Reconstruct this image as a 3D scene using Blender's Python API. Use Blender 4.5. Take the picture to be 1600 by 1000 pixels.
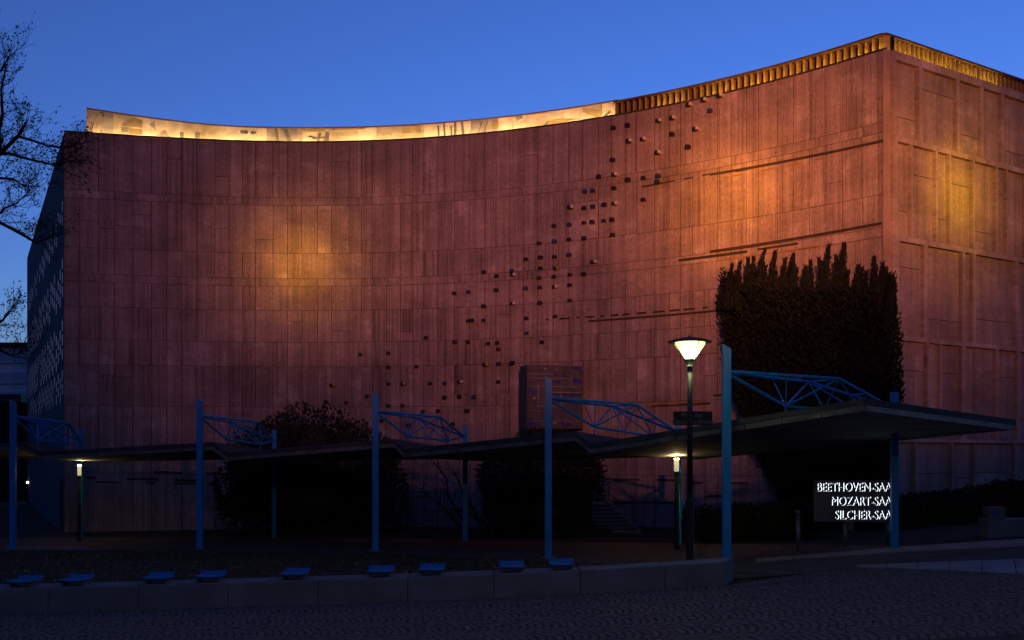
import bpy, bmesh, math, random
from mathutils import Vector, Matrix
R = math.radians
random.seed(7)
scene = bpy.context.scene
col = scene.collection
for o in list(bpy.data.objects): bpy.data.objects.remove(o)

# ------------------------------------------------------------------ camera
EYE = 2.6
FPX, CX, HY = 1600.0, 800.0, 712.0          # focal length, centre and horizon of the photograph, in its pixels
cam = bpy.data.cameras.new('camera'); camo = bpy.data.objects.new('camera', cam); col.objects.link(camo)
camo.location = (0, 0, EYE); camo.rotation_euler = (R(90), 0, 0)
cam.sensor_width = 36; cam.lens = 36; cam.shift_y = 0.1325; cam.clip_end = 3000
scene.camera = camo
# ------------------------------------------------------------------ sky
w = bpy.data.worlds.new('World'); scene.world = w; w.use_nodes = True
nt = w.node_tree; nt.nodes.clear()
SUN_AZ = 24.0                               # afterglow: ahead and to the right
out = nt.nodes.new('ShaderNodeOutputWorld'); bg = nt.nodes.new('ShaderNodeBackground')
sky = nt.nodes.new('ShaderNodeTexSky'); sky.sky_type = 'NISHITA'; sky.sun_disc = False
sky.sun_elevation = R(-3.6); sky.sun_rotation = R(SUN_AZ)
sky.air_density = 1.0; sky.dust_density = 0.3; sky.ozone_density = 2.0
mul = nt.nodes.new('ShaderNodeMix'); mul.data_type = 'RGBA'; mul.blend_type = 'MULTIPLY'; mul.inputs[0].default_value = 1
mul.inputs[7].default_value = (.275, .565, 1.0, 1)
nt.links.new(sky.outputs[0], mul.inputs[6]); nt.links.new(mul.outputs[2], bg.inputs[0])
bg.inputs[1].default_value = 6.0
nt.links.new(bg.outputs[0], out.inputs[0])
# ------------------------------------------------------------------ sun (below the roofs: only a faint afterglow)
sl = bpy.data.lights.new('sun', 'SUN'); sl.energy = 0.01; sl.angle = R(15); sl.color = (1, .8, .65)
so = bpy.data.objects.new('sun', sl); col.objects.link(so)
so.rotation_euler = (R(86), 0, R(180 - SUN_AZ))
# ------------------------------------------------------------------ exposure
vs = scene.view_settings; vs.view_transform = 'Standard'; vs.look = 'None'; vs.exposure = 0; vs.gamma = 1
vs.use_curve_mapping = False

def P(px, py, D):
    return Vector(((px - CX) / FPX * D, D, EYE + (HY - py) / FPX * D))
# ------------------------------------------------------------------ floodlights that wash the facade
def flood(name, loc, target, watts, color, size, blend, radius=.15):
    l = bpy.data.lights.new(name, 'SPOT'); l.energy = watts; l.color = color
    l.spot_size = R(size); l.spot_blend = blend; l.shadow_soft_size = radius
    o = bpy.data.objects.new(name, l); col.objects.link(o); o.location = loc
    o.rotation_euler = (Vector(target) - Vector(loc)).to_track_quat('-Z', 'Y').to_euler()
    return o
F1, F2, F3 = Vector((1, 2, 9.5)), Vector((2, 1, 9)), Vector((17, 4, 9))
flood('floodlight', F1, P(472, 408, 40.2), 40000, (1, .42, .02), 5, 1)
flood('floodlight', F1, P(474, 404, 40.2), 23000, (1, .40, .04), 9, 1)
flood('floodlight', F1, P(490, 388, 40.2), 14000, (1, .34, .09), 17, 1)
flood('floodlight', F1, P(520, 335, 40), 9800, (1, .28, .24), 38.5, 1)
flood('floodlight', F2, P(1150, 300, 34.2), 34000, (1, .34, .015), 6, 1)
flood('floodlight', F2, P(1150, 303, 34.2), 32000, (1, .31, .03), 10.5, 1)
flood('floodlight', F2, P(1185, 285, 33.8), 30000, (1, .27, .035), 21, 1)
flood('floodlight', F2, P(1010, 320, 36), 18500, (1, .27, .17), 38, 1)
flood('floodlight', F3, P(1497, 305, 33), 34000, (1, .52, .01), 4.5, 1)
flood('floodlight', F3, P(1495, 302, 33), 24000, (1, .47, .015), 9, 1)
flood('floodlight', F3, P(1480, 280, 33), 14000, (1, .38, .03), 19, 1)
flood('floodlight', F3, P(1460, 310, 33), 9500, (1, .28, .14), 36, 1)
flood('foreground_fill', F2, P(760, 560, 38), 560, (1, .72, .42), 150, 1)  # added wide lamp lifting the foreground, standing in for stray floodlight

# ------------------------------------------------------------------ helpers
def pl(x, pts):
    if x <= pts[0][0]: return pts[0][1]
    for (a, b), (c, d) in zip(pts, pts[1:]):
        if x <= c:
            t = (x - a) / (c - a); return b + (d - b) * t
    return pts[-1][1]
GS = [(-60, -.45), (-20, -.3), (-13, -.2), (-7, -.11), (-1, .05), (2, .15), (4.4, .3), (7.5, .52), (12, .72), (20, .9), (60, 1.1)]
def gz(x, y):
    u = x - .35 * (max(min(y, 60), -20) - 20)
    return sum(pl(u + d, GS) for d in (-2, -1, 0, 1, 2)) / 5
def G(px, py):                               # a ground point seen at a pixel
    D = 20.0
    for _ in range(40):
        x = (px - CX) / FPX * D
        D = D * .5 + .5 * (EYE - gz(x, D)) * FPX / max(py - HY, 8)
    return Vector(((px - CX) / FPX * D, D, gz((px - CX) / FPX * D, D)))

WM = {}
def link(o, parent=None):
    col.objects.link(o)
    if parent is not None:
        o.parent = parent
        o.matrix_parent_inverse = WM.get(parent.name, Matrix()).inverted()
    WM.setdefault(o.name, Matrix())
    return o
def tag(o, label=None, cat=None, group=None, kind=None):
    if label: o['label'] = label
    if cat: o['category'] = cat
    if group: o['group'] = group
    if kind: o['kind'] = kind
    return o
def thing(name, loc, label, cat, group=None):
    o = bpy.data.objects.new(name, None); o.location = loc; o.empty_display_size = .3
    col.objects.link(o); WM[o.name] = Matrix.Translation(Vector(loc))
    return tag(o, label, cat, group)

class MB:
    def __init__(s): s.v = []; s.f = []; s.m = []; s.uv = None; s.tone = None
    def quad(s, a, b, c, d):
        n = len(s.v); s.v += [Vector(a), Vector(b), Vector(c), Vector(d)]; s.f.append((n, n+1, n+2, n+3))
    def tri(s, a, b, c):
        n = len(s.v); s.v += [Vector(a), Vector(b), Vector(c)]; s.f.append((n, n+1, n+2))
    def hexa(s, b, t):                       # bottom 4 (counter-clockwise from above), top 4
        n = len(s.v); s.v += [Vector(p) for p in b] + [Vector(p) for p in t]
        for q in ((3,2,1,0), (4,5,6,7), (0,1,5,4), (1,2,6,5), (2,3,7,6), (3,0,4,7)):
            s.f.append(tuple(n+i for i in q))
    def box(s, c, sx, sy, sz, ax=(1,0,0), ay=(0,1,0), az=(0,0,1)):
        c = Vector(c); ax = Vector(ax)*sx/2; ay = Vector(ay)*sy/2; az = Vector(az)*sz/2
        s.hexa([c-ax-ay-az, c+ax-ay-az, c+ax+ay-az, c-ax+ay-az], [c-ax-ay+az, c+ax-ay+az, c+ax+ay+az, c-ax+ay+az])
    def tube(s, pts, rad, n=6, cap=True):
        pts = [Vector(p) for p in pts]; k = len(pts)
        if not hasattr(rad, '__len__'): rad = [rad]*k
        base = len(s.v); up = Vector((.13, .21, .97))
        for i, p in enumerate(pts):
            d = (pts[min(i+1, k-1)] - pts[max(i-1, 0)])
            if d.length < 1e-6: d = Vector((0,0,1))
            d.normalize(); a = d.cross(up)
            if a.length < .05: a = d.cross(Vector((1,0,0)))
            a.normalize(); b = d.cross(a)
            for j in range(n):
                t = 2*math.pi*j/n; s.v.append(p + (a*math.cos(t) + b*math.sin(t))*rad[i])
        for i in range(k-1):
            for j in range(n):
                j2 = (j+1) % n
                s.f.append((base+i*n+j, base+(i+1)*n+j, base+(i+1)*n+j2, base+i*n+j2))
        if cap:
            s.f.append(tuple(base+j for j in range(n)))
            s.f.append(tuple(base+(k-1)*n+j for j in reversed(range(n))))
    def lathe(s, c, prof, n=20):
        c = Vector(c); base = len(s.v); k = len(prof)
        for r, z in prof:
            for j in range(n):
                t = 2*math.pi*j/n; s.v.append(c + Vector((r*math.cos(t), r*math.sin(t), z)))
        for i in range(k-1):
            for j in range(n):
                j2 = (j+1) % n
                s.f.append((base+i*n+j, base+i*n+j2, base+(i+1)*n+j2, base+(i+1)*n+j))
        s.f.append(tuple(base+j for j in reversed(range(n)))); s.f.append(tuple(base+(k-1)*n+j for j in range(n)))
    def build(s, name, mat, parent=None, smooth=False, uvf=None, tones=None):
        me = bpy.data.meshes.new(name); me.from_pydata([tuple(v) for v in s.v], [], s.f)
        if mat: me.materials.append(mat)
        if smooth: me.polygons.foreach_set('use_smooth', [True]*len(me.polygons))
        if uvf:
            uv = me.uv_layers.new(name='UVMap').data
            for l in me.loops: uv[l.index].uv = uvf(me.vertices[l.vertex_index].co)
        if tones is not None:
            at = me.attributes.new('tone', 'FLOAT_COLOR', 'POINT')
            for i, t in enumerate(tones): at.data[i].color = (t[0], t[1], t[2], 1)
        me.update()
        o = bpy.data.objects.new(name, me)
        return link(o, parent)

# ------------------------------------------------------------------ materials
M = {}
def mat(name, base, rough=.8, metal=0, noise=None, bump=0, bscale=40, spec=.3, var=.25, coord='Object'):
    m = bpy.data.materials.new(name); m.use_nodes = True; n = m.node_tree.nodes; L = m.node_tree.links
    b = n['Principled BSDF']; b.inputs['Base Color'].default_value = (*base, 1)
    b.inputs['Roughness'].default_value = rough; b.inputs['Metallic'].default_value = metal
    b.inputs['Specular IOR Level'].default_value = spec
    if noise:
        tc = n.new('ShaderNodeTexCoord'); nz = n.new('ShaderNodeTexNoise'); nz.inputs['Scale'].default_value = noise; nz.inputs['Detail'].default_value = 8
        L.new(tc.outputs[coord], nz.inputs['Vector'])
        cr = n.new('ShaderNodeMapRange'); cr.inputs['From Min'].default_value = .3; cr.inputs['From Max'].default_value = .7
        cr.inputs['To Min'].default_value = 1-var; cr.inputs['To Max'].default_value = 1+var
        L.new(nz.outputs['Fac'], cr.inputs['Value'])
        mx = n.new('ShaderNodeMix'); mx.data_type = 'RGBA'; mx.blend_type = 'MULTIPLY'; mx.inputs[0].default_value = 1
        mx.inputs[6].default_value = (*base, 1); L.new(cr.outputs[0], mx.inputs[7]); L.new(mx.outputs[2], b.inputs['Base Color'])
        if bump:
            n2 = n.new('ShaderNodeTexNoise'); n2.inputs['Scale'].default_value = bscale; n2.inputs['Detail'].default_value = 6
            L.new(tc.outputs[coord], n2.inputs['Vector'])
            bp = n.new('ShaderNodeBump'); bp.inputs['Strength'].default_value = bump; bp.inputs['Distance'].default_value = .02
            L.new(n2.outputs['Fac'], bp.inputs['Height']); L.new(bp.outputs[0], b.inputs['Normal'])
    M[name] = m; return m
def emis(name, color, strength, base=(.8,.8,.8)):
    m = mat(name, base); b = m.node_tree.nodes['Principled BSDF']
    b.inputs['Emission Color'].default_value = (*color, 1); b.inputs['Emission Strength'].default_value = strength
    return m

def concrete(name, base):
    """board-marked concrete: UV is metres along the wall / metres up; the tone attribute is a cast panel's own shade"""
    m = bpy.data.materials.new(name); m.use_nodes = True; n = m.node_tree.nodes; L = m.node_tree.links
    b = n['Principled BSDF']; b.inputs['Roughness'].default_value = .9; b.inputs['Specular IOR Level'].default_value = .15
    uv = n.new('ShaderNodeUVMap'); uv.uv_map = 'UVMap'
    at = n.new('ShaderNodeAttribute'); at.attribute_name = 'tone'
    sep = n.new('ShaderNodeSeparateColor'); L.new(at.outputs['Color'], sep.inputs[0])
    def noise(sx, sy, scale, detail=4, rough=.6, k=57):
        mp = n.new('ShaderNodeMapping'); mp.inputs['Scale'].default_value = (sx, sy, 1); L.new(uv.outputs[0], mp.inputs[0])
        # each panel shifts the pattern so that it stops at the joints
        ad = n.new('ShaderNodeVectorMath'); ad.operation = 'ADD'; L.new(mp.outputs[0], ad.inputs[0])
        cb = n.new('ShaderNodeCombineXYZ'); mu = n.new('ShaderNodeMath'); mu.operation = 'MULTIPLY'; mu.inputs[1].default_value = k
        L.new(sep.outputs[2], mu.inputs[0]); L.new(mu.outputs[0], cb.inputs[2]); L.new(cb.outputs[0], ad.inputs[1])
        t = n.new('ShaderNodeTexNoise'); t.inputs['Scale'].default_value = scale; t.inputs['Detail'].default_value = detail; t.inputs['Roughness'].default_value = rough
        L.new(ad.outputs[0], t.inputs['Vector']); return t.outputs['Fac']
    def rng(s, a, b_, c, d):
        r = n.new('ShaderNodeMapRange'); r.inputs['From Min'].default_value = a; r.inputs['From Max'].default_value = b_
        r.inputs['To Min'].default_value = c; r.inputs['To Max'].default_value = d; L.new(s, r.inputs['Value']); return r.outputs[0]
    def mth(op, a, b_):
        r = n.new('ShaderNodeMath'); r.operation = op
        for i, q in enumerate((a, b_)):
            if isinstance(q, (int, float)): r.inputs[i].default_value = q
            else: L.new(q, r.inputs[i])
        return r.outputs[0]
    boards = rng(noise(10, .10, 1.0, 4, .8), .32, .54, .0, 1.0)      # dark slits between boards
    amt = sep.outputs[1]
    board_f = mth('SUBTRACT', 1.0, mth('MULTIPLY', mth('SUBTRACT', 1.0, boards), mth('MULTIPLY', amt, .7)))
    blot = rng(noise(.35, .6, 1.0, 8, .7, 0), .3, .7, .66, 1.30)
    grain = rng(noise(16, 7, 1.0, 6, .75, 0), .3, .7, .68, 1.32)
    streak = rng(noise(3.2, .10, 1.0, 6, .65, 0), .35, .65, .74, 1.16)
    pores = rng(noise(9, 8, 1.0, 2, .5), .70, .76, 1.0, .62)
    f = mth('MULTIPLY', mth('MULTIPLY', board_f, blot), mth('MULTIPLY', grain, streak))
    drip = rng(noise(8, .22, 1.0, 5, .7, 0), .58, .70, 1.0, .58)
    f = mth('MULTIPLY', mth('MULTIPLY', mth('MULTIPLY', f, drip), pores), sep.outputs[0])
    mx = n.new('ShaderNodeMix'); mx.data_type = 'RGBA'; mx.blend_type = 'MULTIPLY'; mx.inputs[0].default_value = 1
    ef = mth('MULTIPLY', rng(noise(.55, .9, 1.0, 4, .6), .56, .64, 0, 1), rng(noise(3, .8, 1.0, 4, .6), .4, .6, .1, .8))
    ml = n.new('ShaderNodeMix'); ml.data_type = 'RGBA'; ml.inputs[6].default_value = (*base, 1); ml.inputs[7].default_value = (.50, .41, .40, 1)
    L.new(mth('MULTIPLY', ef, 1.0), ml.inputs[0]); L.new(ml.outputs[2], mx.inputs[6])
    L.new(f, mx.inputs[7]); L.new(mx.outputs[2], b.inputs['Base Color'])
    bp = n.new('ShaderNodeBump'); bp.inputs['Strength'].default_value = .5; bp.inputs['Distance'].default_value = .03
    L.new(mth('ADD', mth('MULTIPLY', boards, amt), mth('MULTIPLY', grain, .8)), bp.inputs['Height']); L.new(bp.outputs[0], b.inputs['Normal'])
    M[name] = m; return m
concrete('concrete', (.35, .27, .255))
mat('joint', (.12, .085, .08), .95, noise=3)
mat('rib_concrete', (.38, .27, .24), .9, noise=1.2, bump=.3, bscale=30, var=.2)
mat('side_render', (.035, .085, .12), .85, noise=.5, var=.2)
mat('slit_glass', (.30, .62, .95), .42, metal=.5, spec=.3)
mat('dark_strip', (.05, .035, .03), .7, noise=3)
mat('ochre_strip', (.32, .19, .07), .7, noise=3)
mat('stud_dark', (.02, .022, .035), .35, noise=2, var=.5)
mat('stud_blue', (.03, .05, .16), .35, noise=2, var=.4)
mat('stud_pale', (.62, .55, .5), .4, noise=2)
mat('stud_ochre', (.4, .28, .08), .4, noise=2)
mat('lip', (.05, .045, .04), .6, noise=2)
mat('roofing', (.03, .03, .032), .8, noise=2)
mat('fin', (.42, .28, .10), .45, noise=2, var=.25)
mat('fin_cap', (.12, .06, .045), .6, noise=3)
mat('dark_glass', (.01, .014, .016), .25)
mat('mosaic', (.58, .45, .32), .6, noise=1.6, bump=.3, bscale=60, var=.3)
mat('mosaic_light', (.70, .58, .44), .6, noise=2.2, bump=.3, bscale=60, var=.25)
mat('mosaic_dark', (.16, .14, .13), .6, noise=3, var=.4)
mat('mosaic_ochre', (.38, .27, .12), .6, noise=3, var=.3)
mat('mosaic_grey', (.36, .30, .26), .6, noise=3, var=.3)
emis('gutter_lamp', (1, .68, .26), 52)
emis('gutter_lamp_gold', (1, .70, .10), 30)
mat('blue_paint', (.008, .225, .55), .45, noise=3, var=.12, spec=.4)
mat('canopy_roof', (.055, .058, .06), .85, noise=1.5, var=.35)
mat('fascia', (.15, .14, .12), .85, noise=2.5, var=.35, bump=.2)
mat('soffit', (.26, .25, .23), .8, noise=2, var=.25)
mat('seat_blue', (.006, .12, .32), .55, noise=4, var=.12, spec=.3)
mat('steel', (.18, .19, .2), .45, metal=.6, noise=6)
mat('lamp_black', (.014, .017, .024), .5, noise=4)
emis('lamp_bulb', (1, 1, .62), 10)
gm = emis('lamp_glass', (.74, .95, .10), 1.25)
_n = gm.node_tree.nodes; _t = _n.new('ShaderNodeBsdfTransparent'); _m = _n.new('ShaderNodeMixShader'); _m.inputs[0].default_value = .55
gm.node_tree.links.new(_t.outputs[0], _m.inputs[1]); gm.node_tree.links.new(_n['Principled BSDF'].outputs[0], _m.inputs[2]); gm.node_tree.links.new(_m.outputs[0], _n['Material Output'].inputs[0])
emis('tube_lamp', (1, .88, .50), .5)
emis('uplight', (1, .70, .30), 420)
mat('pole_dark', (.05, .045, .03), .6, noise=4)
mat('sign_navy', (.006, .008, .016), .5)
mat('sign_text', (.16, .17, .20), .6)
emis('letter_glow', (.80, .88, 1), 2.6)
mat('letter_dark', (.012, .011, .010), .5)
mat('sign_panel', (.15, .15, .16), .5, noise=3)
mat('wall_stone', (.135, .15, .16), .9, noise=1.5, bump=.5, bscale=30, var=.22)
mat('cobble', (.105, .092, .084), .7, noise=9, bump=.4, bscale=60, var=.5)
mat('cobble_bed', (.045, .035, .032), .95, noise=8, bump=.4, bscale=60, var=.4)
mat('asphalt', (.075, .055, .05), .9, noise=2, bump=.4, bscale=120, var=.25)
mat('soil', (.02, .022, .014), .95, noise=1.5, bump=.5, bscale=30, var=.5)
mat('lawn_soil', (.05, .04, .02), .95, noise=2.5, bump=.6, bscale=40, var=.5)
mat('grass', (.07, .06, .018), .8, noise=.6, var=.5)
mat('dry_leaf', (.26, .15, .05), .8, noise=1.5, var=.6)
mat('paving_pale', (.22, .21, .21), .85, noise=2, bump=.3, var=.2)
mat('leaf_dark', (.032, .028, .013), .75, noise=1.5, var=.6)
mat('leaf_ivy', (.0085, .012, .008), .8, noise=1.2, var=.6)
mat('leaf_hedge', (.026, .030, .012), .8, noise=1.5, var=.6)
mat('leaf_tree', (.012, .016, .012), .8, noise=1.5, var=.5)
mat('bark', (.02, .018, .016), .9, noise=6, var=.4)
mat('far_wall', (.72, .76, .8), .8, noise=.4, var=.1)
mat('far_glass', (.5, .6, .75), .3, metal=.2)
mat('far_dark', (.05, .06, .07), .7)
mat('pavilion', (.014, .015, .018), .6, noise=2)
mat('board_face', (.085, .085, .10), .6, noise=4, bump=.3, bscale=30, var=.3)
mat('board_side', (.05, .075, .10), .7, noise=2)
mat('tile_blue', (.05, .04, .28), .4, noise=5)
mat('tile_violet', (.16, .12, .24), .5, noise=5)
mat('tile_pale', (.36, .30, .33), .5, noise=5)
mat('step_stone', (.24, .17, .13), .85, noise=3, bump=.3)
emis('white_point', (1, .95, .85), 12)
mat('box_grey', (.12, .13, .14), .6, noise=4)
mat('screen', (.06, .11, .15), .3)

# ================================================================== GROUND
def strip(name, A, B, off, m, nu=40, nv=8, kind='structure', label=None):
    """sheet between two polylines that follows the ground"""
    def samp(pts, t):
        L = [0]
        for a, b in zip(pts, pts[1:]): L.append(L[-1] + math.dist(a, b))
        s = t * L[-1]
        for i in range(len(pts)-1):
            if s <= L[i+1] + 1e-9:
                q = (s - L[i]) / max(L[i+1]-L[i], 1e-9)
                return (pts[i][0] + (pts[i+1][0]-pts[i][0])*q, pts[i][1] + (pts[i+1][1]-pts[i][1])*q)
    mb = MB()
    for i in range(nu+1):
        a = samp(A, i/nu); b = samp(B, i/nu)
        for j in range(nv+1):
            x = a[0] + (b[0]-a[0])*j/nv; y = a[1] + (b[1]-a[1])*j/nv
            mb.v.append(Vector((x, y, gz(x, y) + off)))
    for i in range(nu):
        for j in range(nv):
            k = i*(nv+1)+j; mb.f.append((k, k+nv+1, k+nv+2, k+1))
    o = mb.build(name, m, smooth=True)
    tag(o, label, None, None, kind); return o
mb = MB()                                    # the ground: one sheet to the horizon
xs = [-1500, -700, -300, -120] + [-60 + 2*i for i in range(61)] + [120, 300, 700, 1500]
ys = [-1200, -500, -150, -60] + [-30 + 2*i for i in range(56)] + [120, 300, 700, 1500]
for y in ys:
    for x in xs: mb.v.append(Vector((x, y, gz(x, y))))
for j in range(len(ys)-1):
    for i in range(len(xs)-1):
        k = j*len(xs)+i; mb.f.append((k, k+1, k+1+len(xs), k+len(xs)))
tag(mb.build('ground', M['soil'], smooth=True), kind='structure')

# line of the canopy: front and rear posts
FR = [(-15.25, 31.3), (-9.3, 30.5), (-3.85, 28.9), (.9, 25.35), (4.45, 21.24)]
RE = [(-15.0, 35.6), (-8.1, 34.9), (-1.44, 31.6), (4.5, 27.7), (8.55, 22.9)]
WA, WB = Vector((-13.5, 17.45, 0)), Vector((3.75, 18.0, 0))
WC = Vector((4.06, 18.8, 0))                 # back corner of the low wall's end
lawn_front = [(-13.5, 18.1), (WC.x, WC.y - .02)]
path_front = [(-30, 31.0), (-15.3, 30.7), (-9.4, 29.9), (-4.1, 28.3), (.5, 24.8), (4.0, 20.8), (5.2, 19.0)]
path_back = [(-30, 36.4), (-15, 36.2), (-8.0, 35.6), (-1.0, 32.3), (4.9, 28.4), (9.0, 23.6), (10.4, 21.6)]
strip('lawn', [(-30, 17.5), (-13.5, 18.15), (4.0, 18.78), (5.2, 18.95)], path_front, .02, M['lawn_soil'], 60, 24)
strip('path', path_front, path_back, .012, M['asphalt'], 60, 8)
# the cobbled square, in front and to the right
strip('plaza', [(-40, -8), (60, -8)], [(-40, 17.4), (3.75, 17.95), (5.4, 19.0), (60, 19.0)], .006, M['cobble_bed'], 80, 40)
strip('plaza_side', [(5.25, 19.0), (60, 19.0)], [(10.5, 21.6), (60, 40)], .008, M['asphalt'], 50, 16)

def cobbles():
    mb = MB(); rnd = random.Random(3)
    per, sag, w = 1.15, .17, .108
    def put(x, y, sx, sy, a):
        z = gz(x, y); h = .016 + rnd.random()*.014
        ca, sa = math.cos(a), math.sin(a)
        def q(u, v, zz): return Vector((x + u*ca - v*sa, y + u*sa + v*ca, z + zz))
        b = [q(-sx, -sy, 0), q(sx, -sy, 0), q(sx, sy, 0), q(-sx, sy, 0)]
        tx, ty = sx*.78, sy*.78; tl = (rnd.random()-.5)*.008
        t = [q(-tx, -ty, h+tl), q(tx, -ty, h-tl), q(tx, ty, h+tl), q(-tx, ty, h-tl)]
        n = len(mb.v); mb.v += b + t
        for f in ((4,5,6,7), (0,1,5,4), (1,2,6,5), (2,3,7,6), (3,0,4,7)): mb.f.append(tuple(n+i for i in f))
    for i in range(-102, 118):
        x0 = i*w*1.04
        y = 11.6 + rnd.random()*.05
        while y < 19.0:
            ph = (y / per) % 1.0
            x = x0 + sag*(1 - (2*ph-1)**2) + (rnd.random()-.5)*.012
            sy = w*(.42 + rnd.random()*.1)
            slope = sag*(-2)*(2*ph-1)*2/per
            lim = 17.45 + (x+13.5)*.032 if x < 3.75 else min(19.0, 17.98 + (x-3.75)*.62)
            if y < lim - .07 and abs(x) < y*.6 + 2.5:
                put(x, y, w*(.40+rnd.random()*.06), sy, -math.atan(slope))
            y += sy*2 + .012
    o = mb.build('cobblestones', M['cobble']); tag(o, 'dark small cobblestones laid in arcs over the square', 'cobbles', kind='stuff')
cobbles()
# pale paved bands on the right of the square
def slabs(name, A, B, n, label):
    r = thing(name, (A[0][0], A[0][1], gz(*A[0])), label, 'paving')
    for i in range(n):
        t0, t1 = i/n + .002, (i+1)/n - .002
        def L(a, b, t): return (a[0]+(b[0]-a[0])*t, a[1]+(b[1]-a[1])*t)
        p = [L(A[0], A[1], t0), L(A[0], A[1], t1), L(B[0], B[1], t1), L(B[0], B[1], t0)]
        m = MB(); m.hexa([(x, y, gz(x, y)) for x, y in p], [(x, y, gz(x, y)+.034) for x, y in p]); m.build('slab', M['paving_pale'], r)
a, b, c = G(1335, 886), G(1600, 876), G(1600, 898)
d = (b-a)*1.7
slabs('paving_band', [(a.x, a.y-.25), (a.x+(c.x-a.x)*1.7, a.y+(c.y-a.y)*1.7)], [(a.x, a.y), (a.x+d.x, a.y+d.y)], 9, 'pale blue grey slab band widening to the right across the square')
a, b = G(1180, 879), G(1340, 863); c = G(1600, 850)
slabs('paving_edge', [(a.x, a.y), (c.x+4, c.y-.6)], [(a.x+.1, a.y+.5), (c.x+4, c.y+1.6)], 12, 'long pale paved edge between square and canopy path')

# ================================================================== CONCERT HALL
TOP = 12.3                                   # wall top above the eye
prof = [(100,206),(200,212.5),(300,218),(400,222),(525,222.5),(600,220.2),(700,213.3),(800,204.7),(957,182),(1080,157.5),(1200,129.5),(1300,102.5),(1385,76.5)]
pts = [((px-CX)/FPX*(TOP*FPX/(HY-py)), TOP*FPX/(HY-py)) for px, py in prof]
def polyfit(pts, deg):
    n = deg+1; s = 15.0
    A = [[sum((x/s)**(i+j) for x, _ in pts) for j in range(n)] for i in range(n)]
    b = [sum(y*(x/s)**i for x, y in pts) for i in range(n)]
    for i in range(n):
        p = max(range(i, n), key=lambda r: abs(A[r][i])); A[i], A[p] = A[p], A[i]; b[i], b[p] = b[p], b[i]
        for r in range(i+1, n):
            f = A[r][i]/A[i][i]; b[r] -= f*b[i]
            for c in range(i, n): A[r][c] -= f*A[i][c]
    c = [0]*n
    for i in reversed(range(n)): c[i] = (b[i] - sum(A[i][j]*c[j] for j in range(i+1, n)))/A[i][i]
    return lambda x: sum(k*(x/s)**i for i, k in enumerate(c))
wy = polyfit(pts, 5)
X0, X1 = pts[0][0], pts[-1][0]
NS = 600; ARC = [(0.0, X0)]
for i in range(1, NS+1):
    xa = X0+(X1-X0)*(i-1)/NS; xb = X0+(X1-X0)*i/NS
    ARC.append((ARC[-1][0] + math.hypot(xb-xa, wy(xb)-wy(xa)), xb))
SL = ARC[-1][0]
def wx(s): 
    if s <= 0: return X0 + s
    if s >= SL: return X1 + (s-SL)*.75
    return pl_arc(s)
def pl_arc(s):
    i = min(int(s/SL*NS), NS-1)
    while i > 0 and ARC[i][0] > s: i -= 1
    while i < NS-1 and ARC[i+1][0] < s: i += 1
    (a, x), (b, x2) = ARC[i], ARC[i+1]
    return x + (x2-x)*(s-a)/(b-a)
def W(s, off=0.0, z=0.0):                    # a point on the curved wall, off = metres in front of it
    x = wx(s); e = .05; d = (wy(x+e)-wy(x-e))/(2*e); l = math.hypot(1, d)
    return Vector((x + d/l*off, wy(x) - off/l, EYE + z))
def Wt(s):
    x = wx(s); e = .05; d = (wy(x+e)-wy(x-e))/(2*e); l = math.hypot(1, d)
    return Vector((1/l, d/l, 0)), Vector((d/l, -1/l, 0))
def s_of(px):                                # arc length at a pixel column
    lo, hi = 0, SL
    for _ in range(40):
        m = (lo+hi)/2; p = W(m)
        if CX + p.x/p.y*FPX < px: lo = m
        else: hi = m
    return (lo+hi)/2
def on_wall(px, py):
    s = s_of(px); D = W(s).y; return s, (HY-py)/FPX*D

c0 = W(0)
hall = thing('concert_hall', (c0.x, c0.y, gz(c0.x, c0.y)), 'large concrete concert hall with concave floodlit front wall', 'building')
# --- the concave front wall: backing and cast panels
ZB = -3.4
mb = MB(); n = 120
TH = .6
for i in range(n+1):
    s = SL*i/n
    mb.v += [W(s, -.045, ZB), W(s, -.045, TOP-.001), W(s, -TH, TOP-.05), W(s, -TH, ZB)]
for i in range(n):
    for j in range(3):
        k = i*4+j; mb.f.append((k, k+4, k+5, k+1))
mb.f.append((0, 1, 2, 3)); mb.f.append((n*4+3, n*4+2, n*4+1, n*4))
front = mb.build('front_wall', M['joint'], hall)
rnd = random.Random(11)
rows = [12.30, 10.13, 9.82, 7.94, 6.95, 6.65, 5.70, 4.45, 3.49, 1.91, -.7, -3.3]
panels = []
base_cols = [0]
while base_cols[-1] < SL - .75:
    base_cols.append(base_cols[-1] + rnd.choice([.44, .5, .56, .56, .56, .62, .68]))
base_cols.append(SL)
for r in range(len(rows)-1):
    zt, zb = rows[r], rows[r+1]
    band = zt-zb < .4
    i = 0
    while i < len(base_cols)-1:
        k = rnd.choice([2, 3, 4]) if band else (2 if rnd.random() < .05 else 1)
        j = min(i+k, len(base_cols)-1)
        a, b = base_cols[i], base_cols[j]
        t = zt - (0 if r == 0 else .005)
        # some rows are cast in two lifts on single panels
        cuts = [t, zb+.005]
        if not band and zt-zb > 1.2 and rnd.random() < .10: 
            q = zb + (zt-zb)*rnd.uniform(.25, .75); panels.append((a, b, q-.006, cuts[1], r)); cuts[1] = q+.006
        panels.append((a, b, cuts[0], cuts[1], r)); i = j
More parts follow.
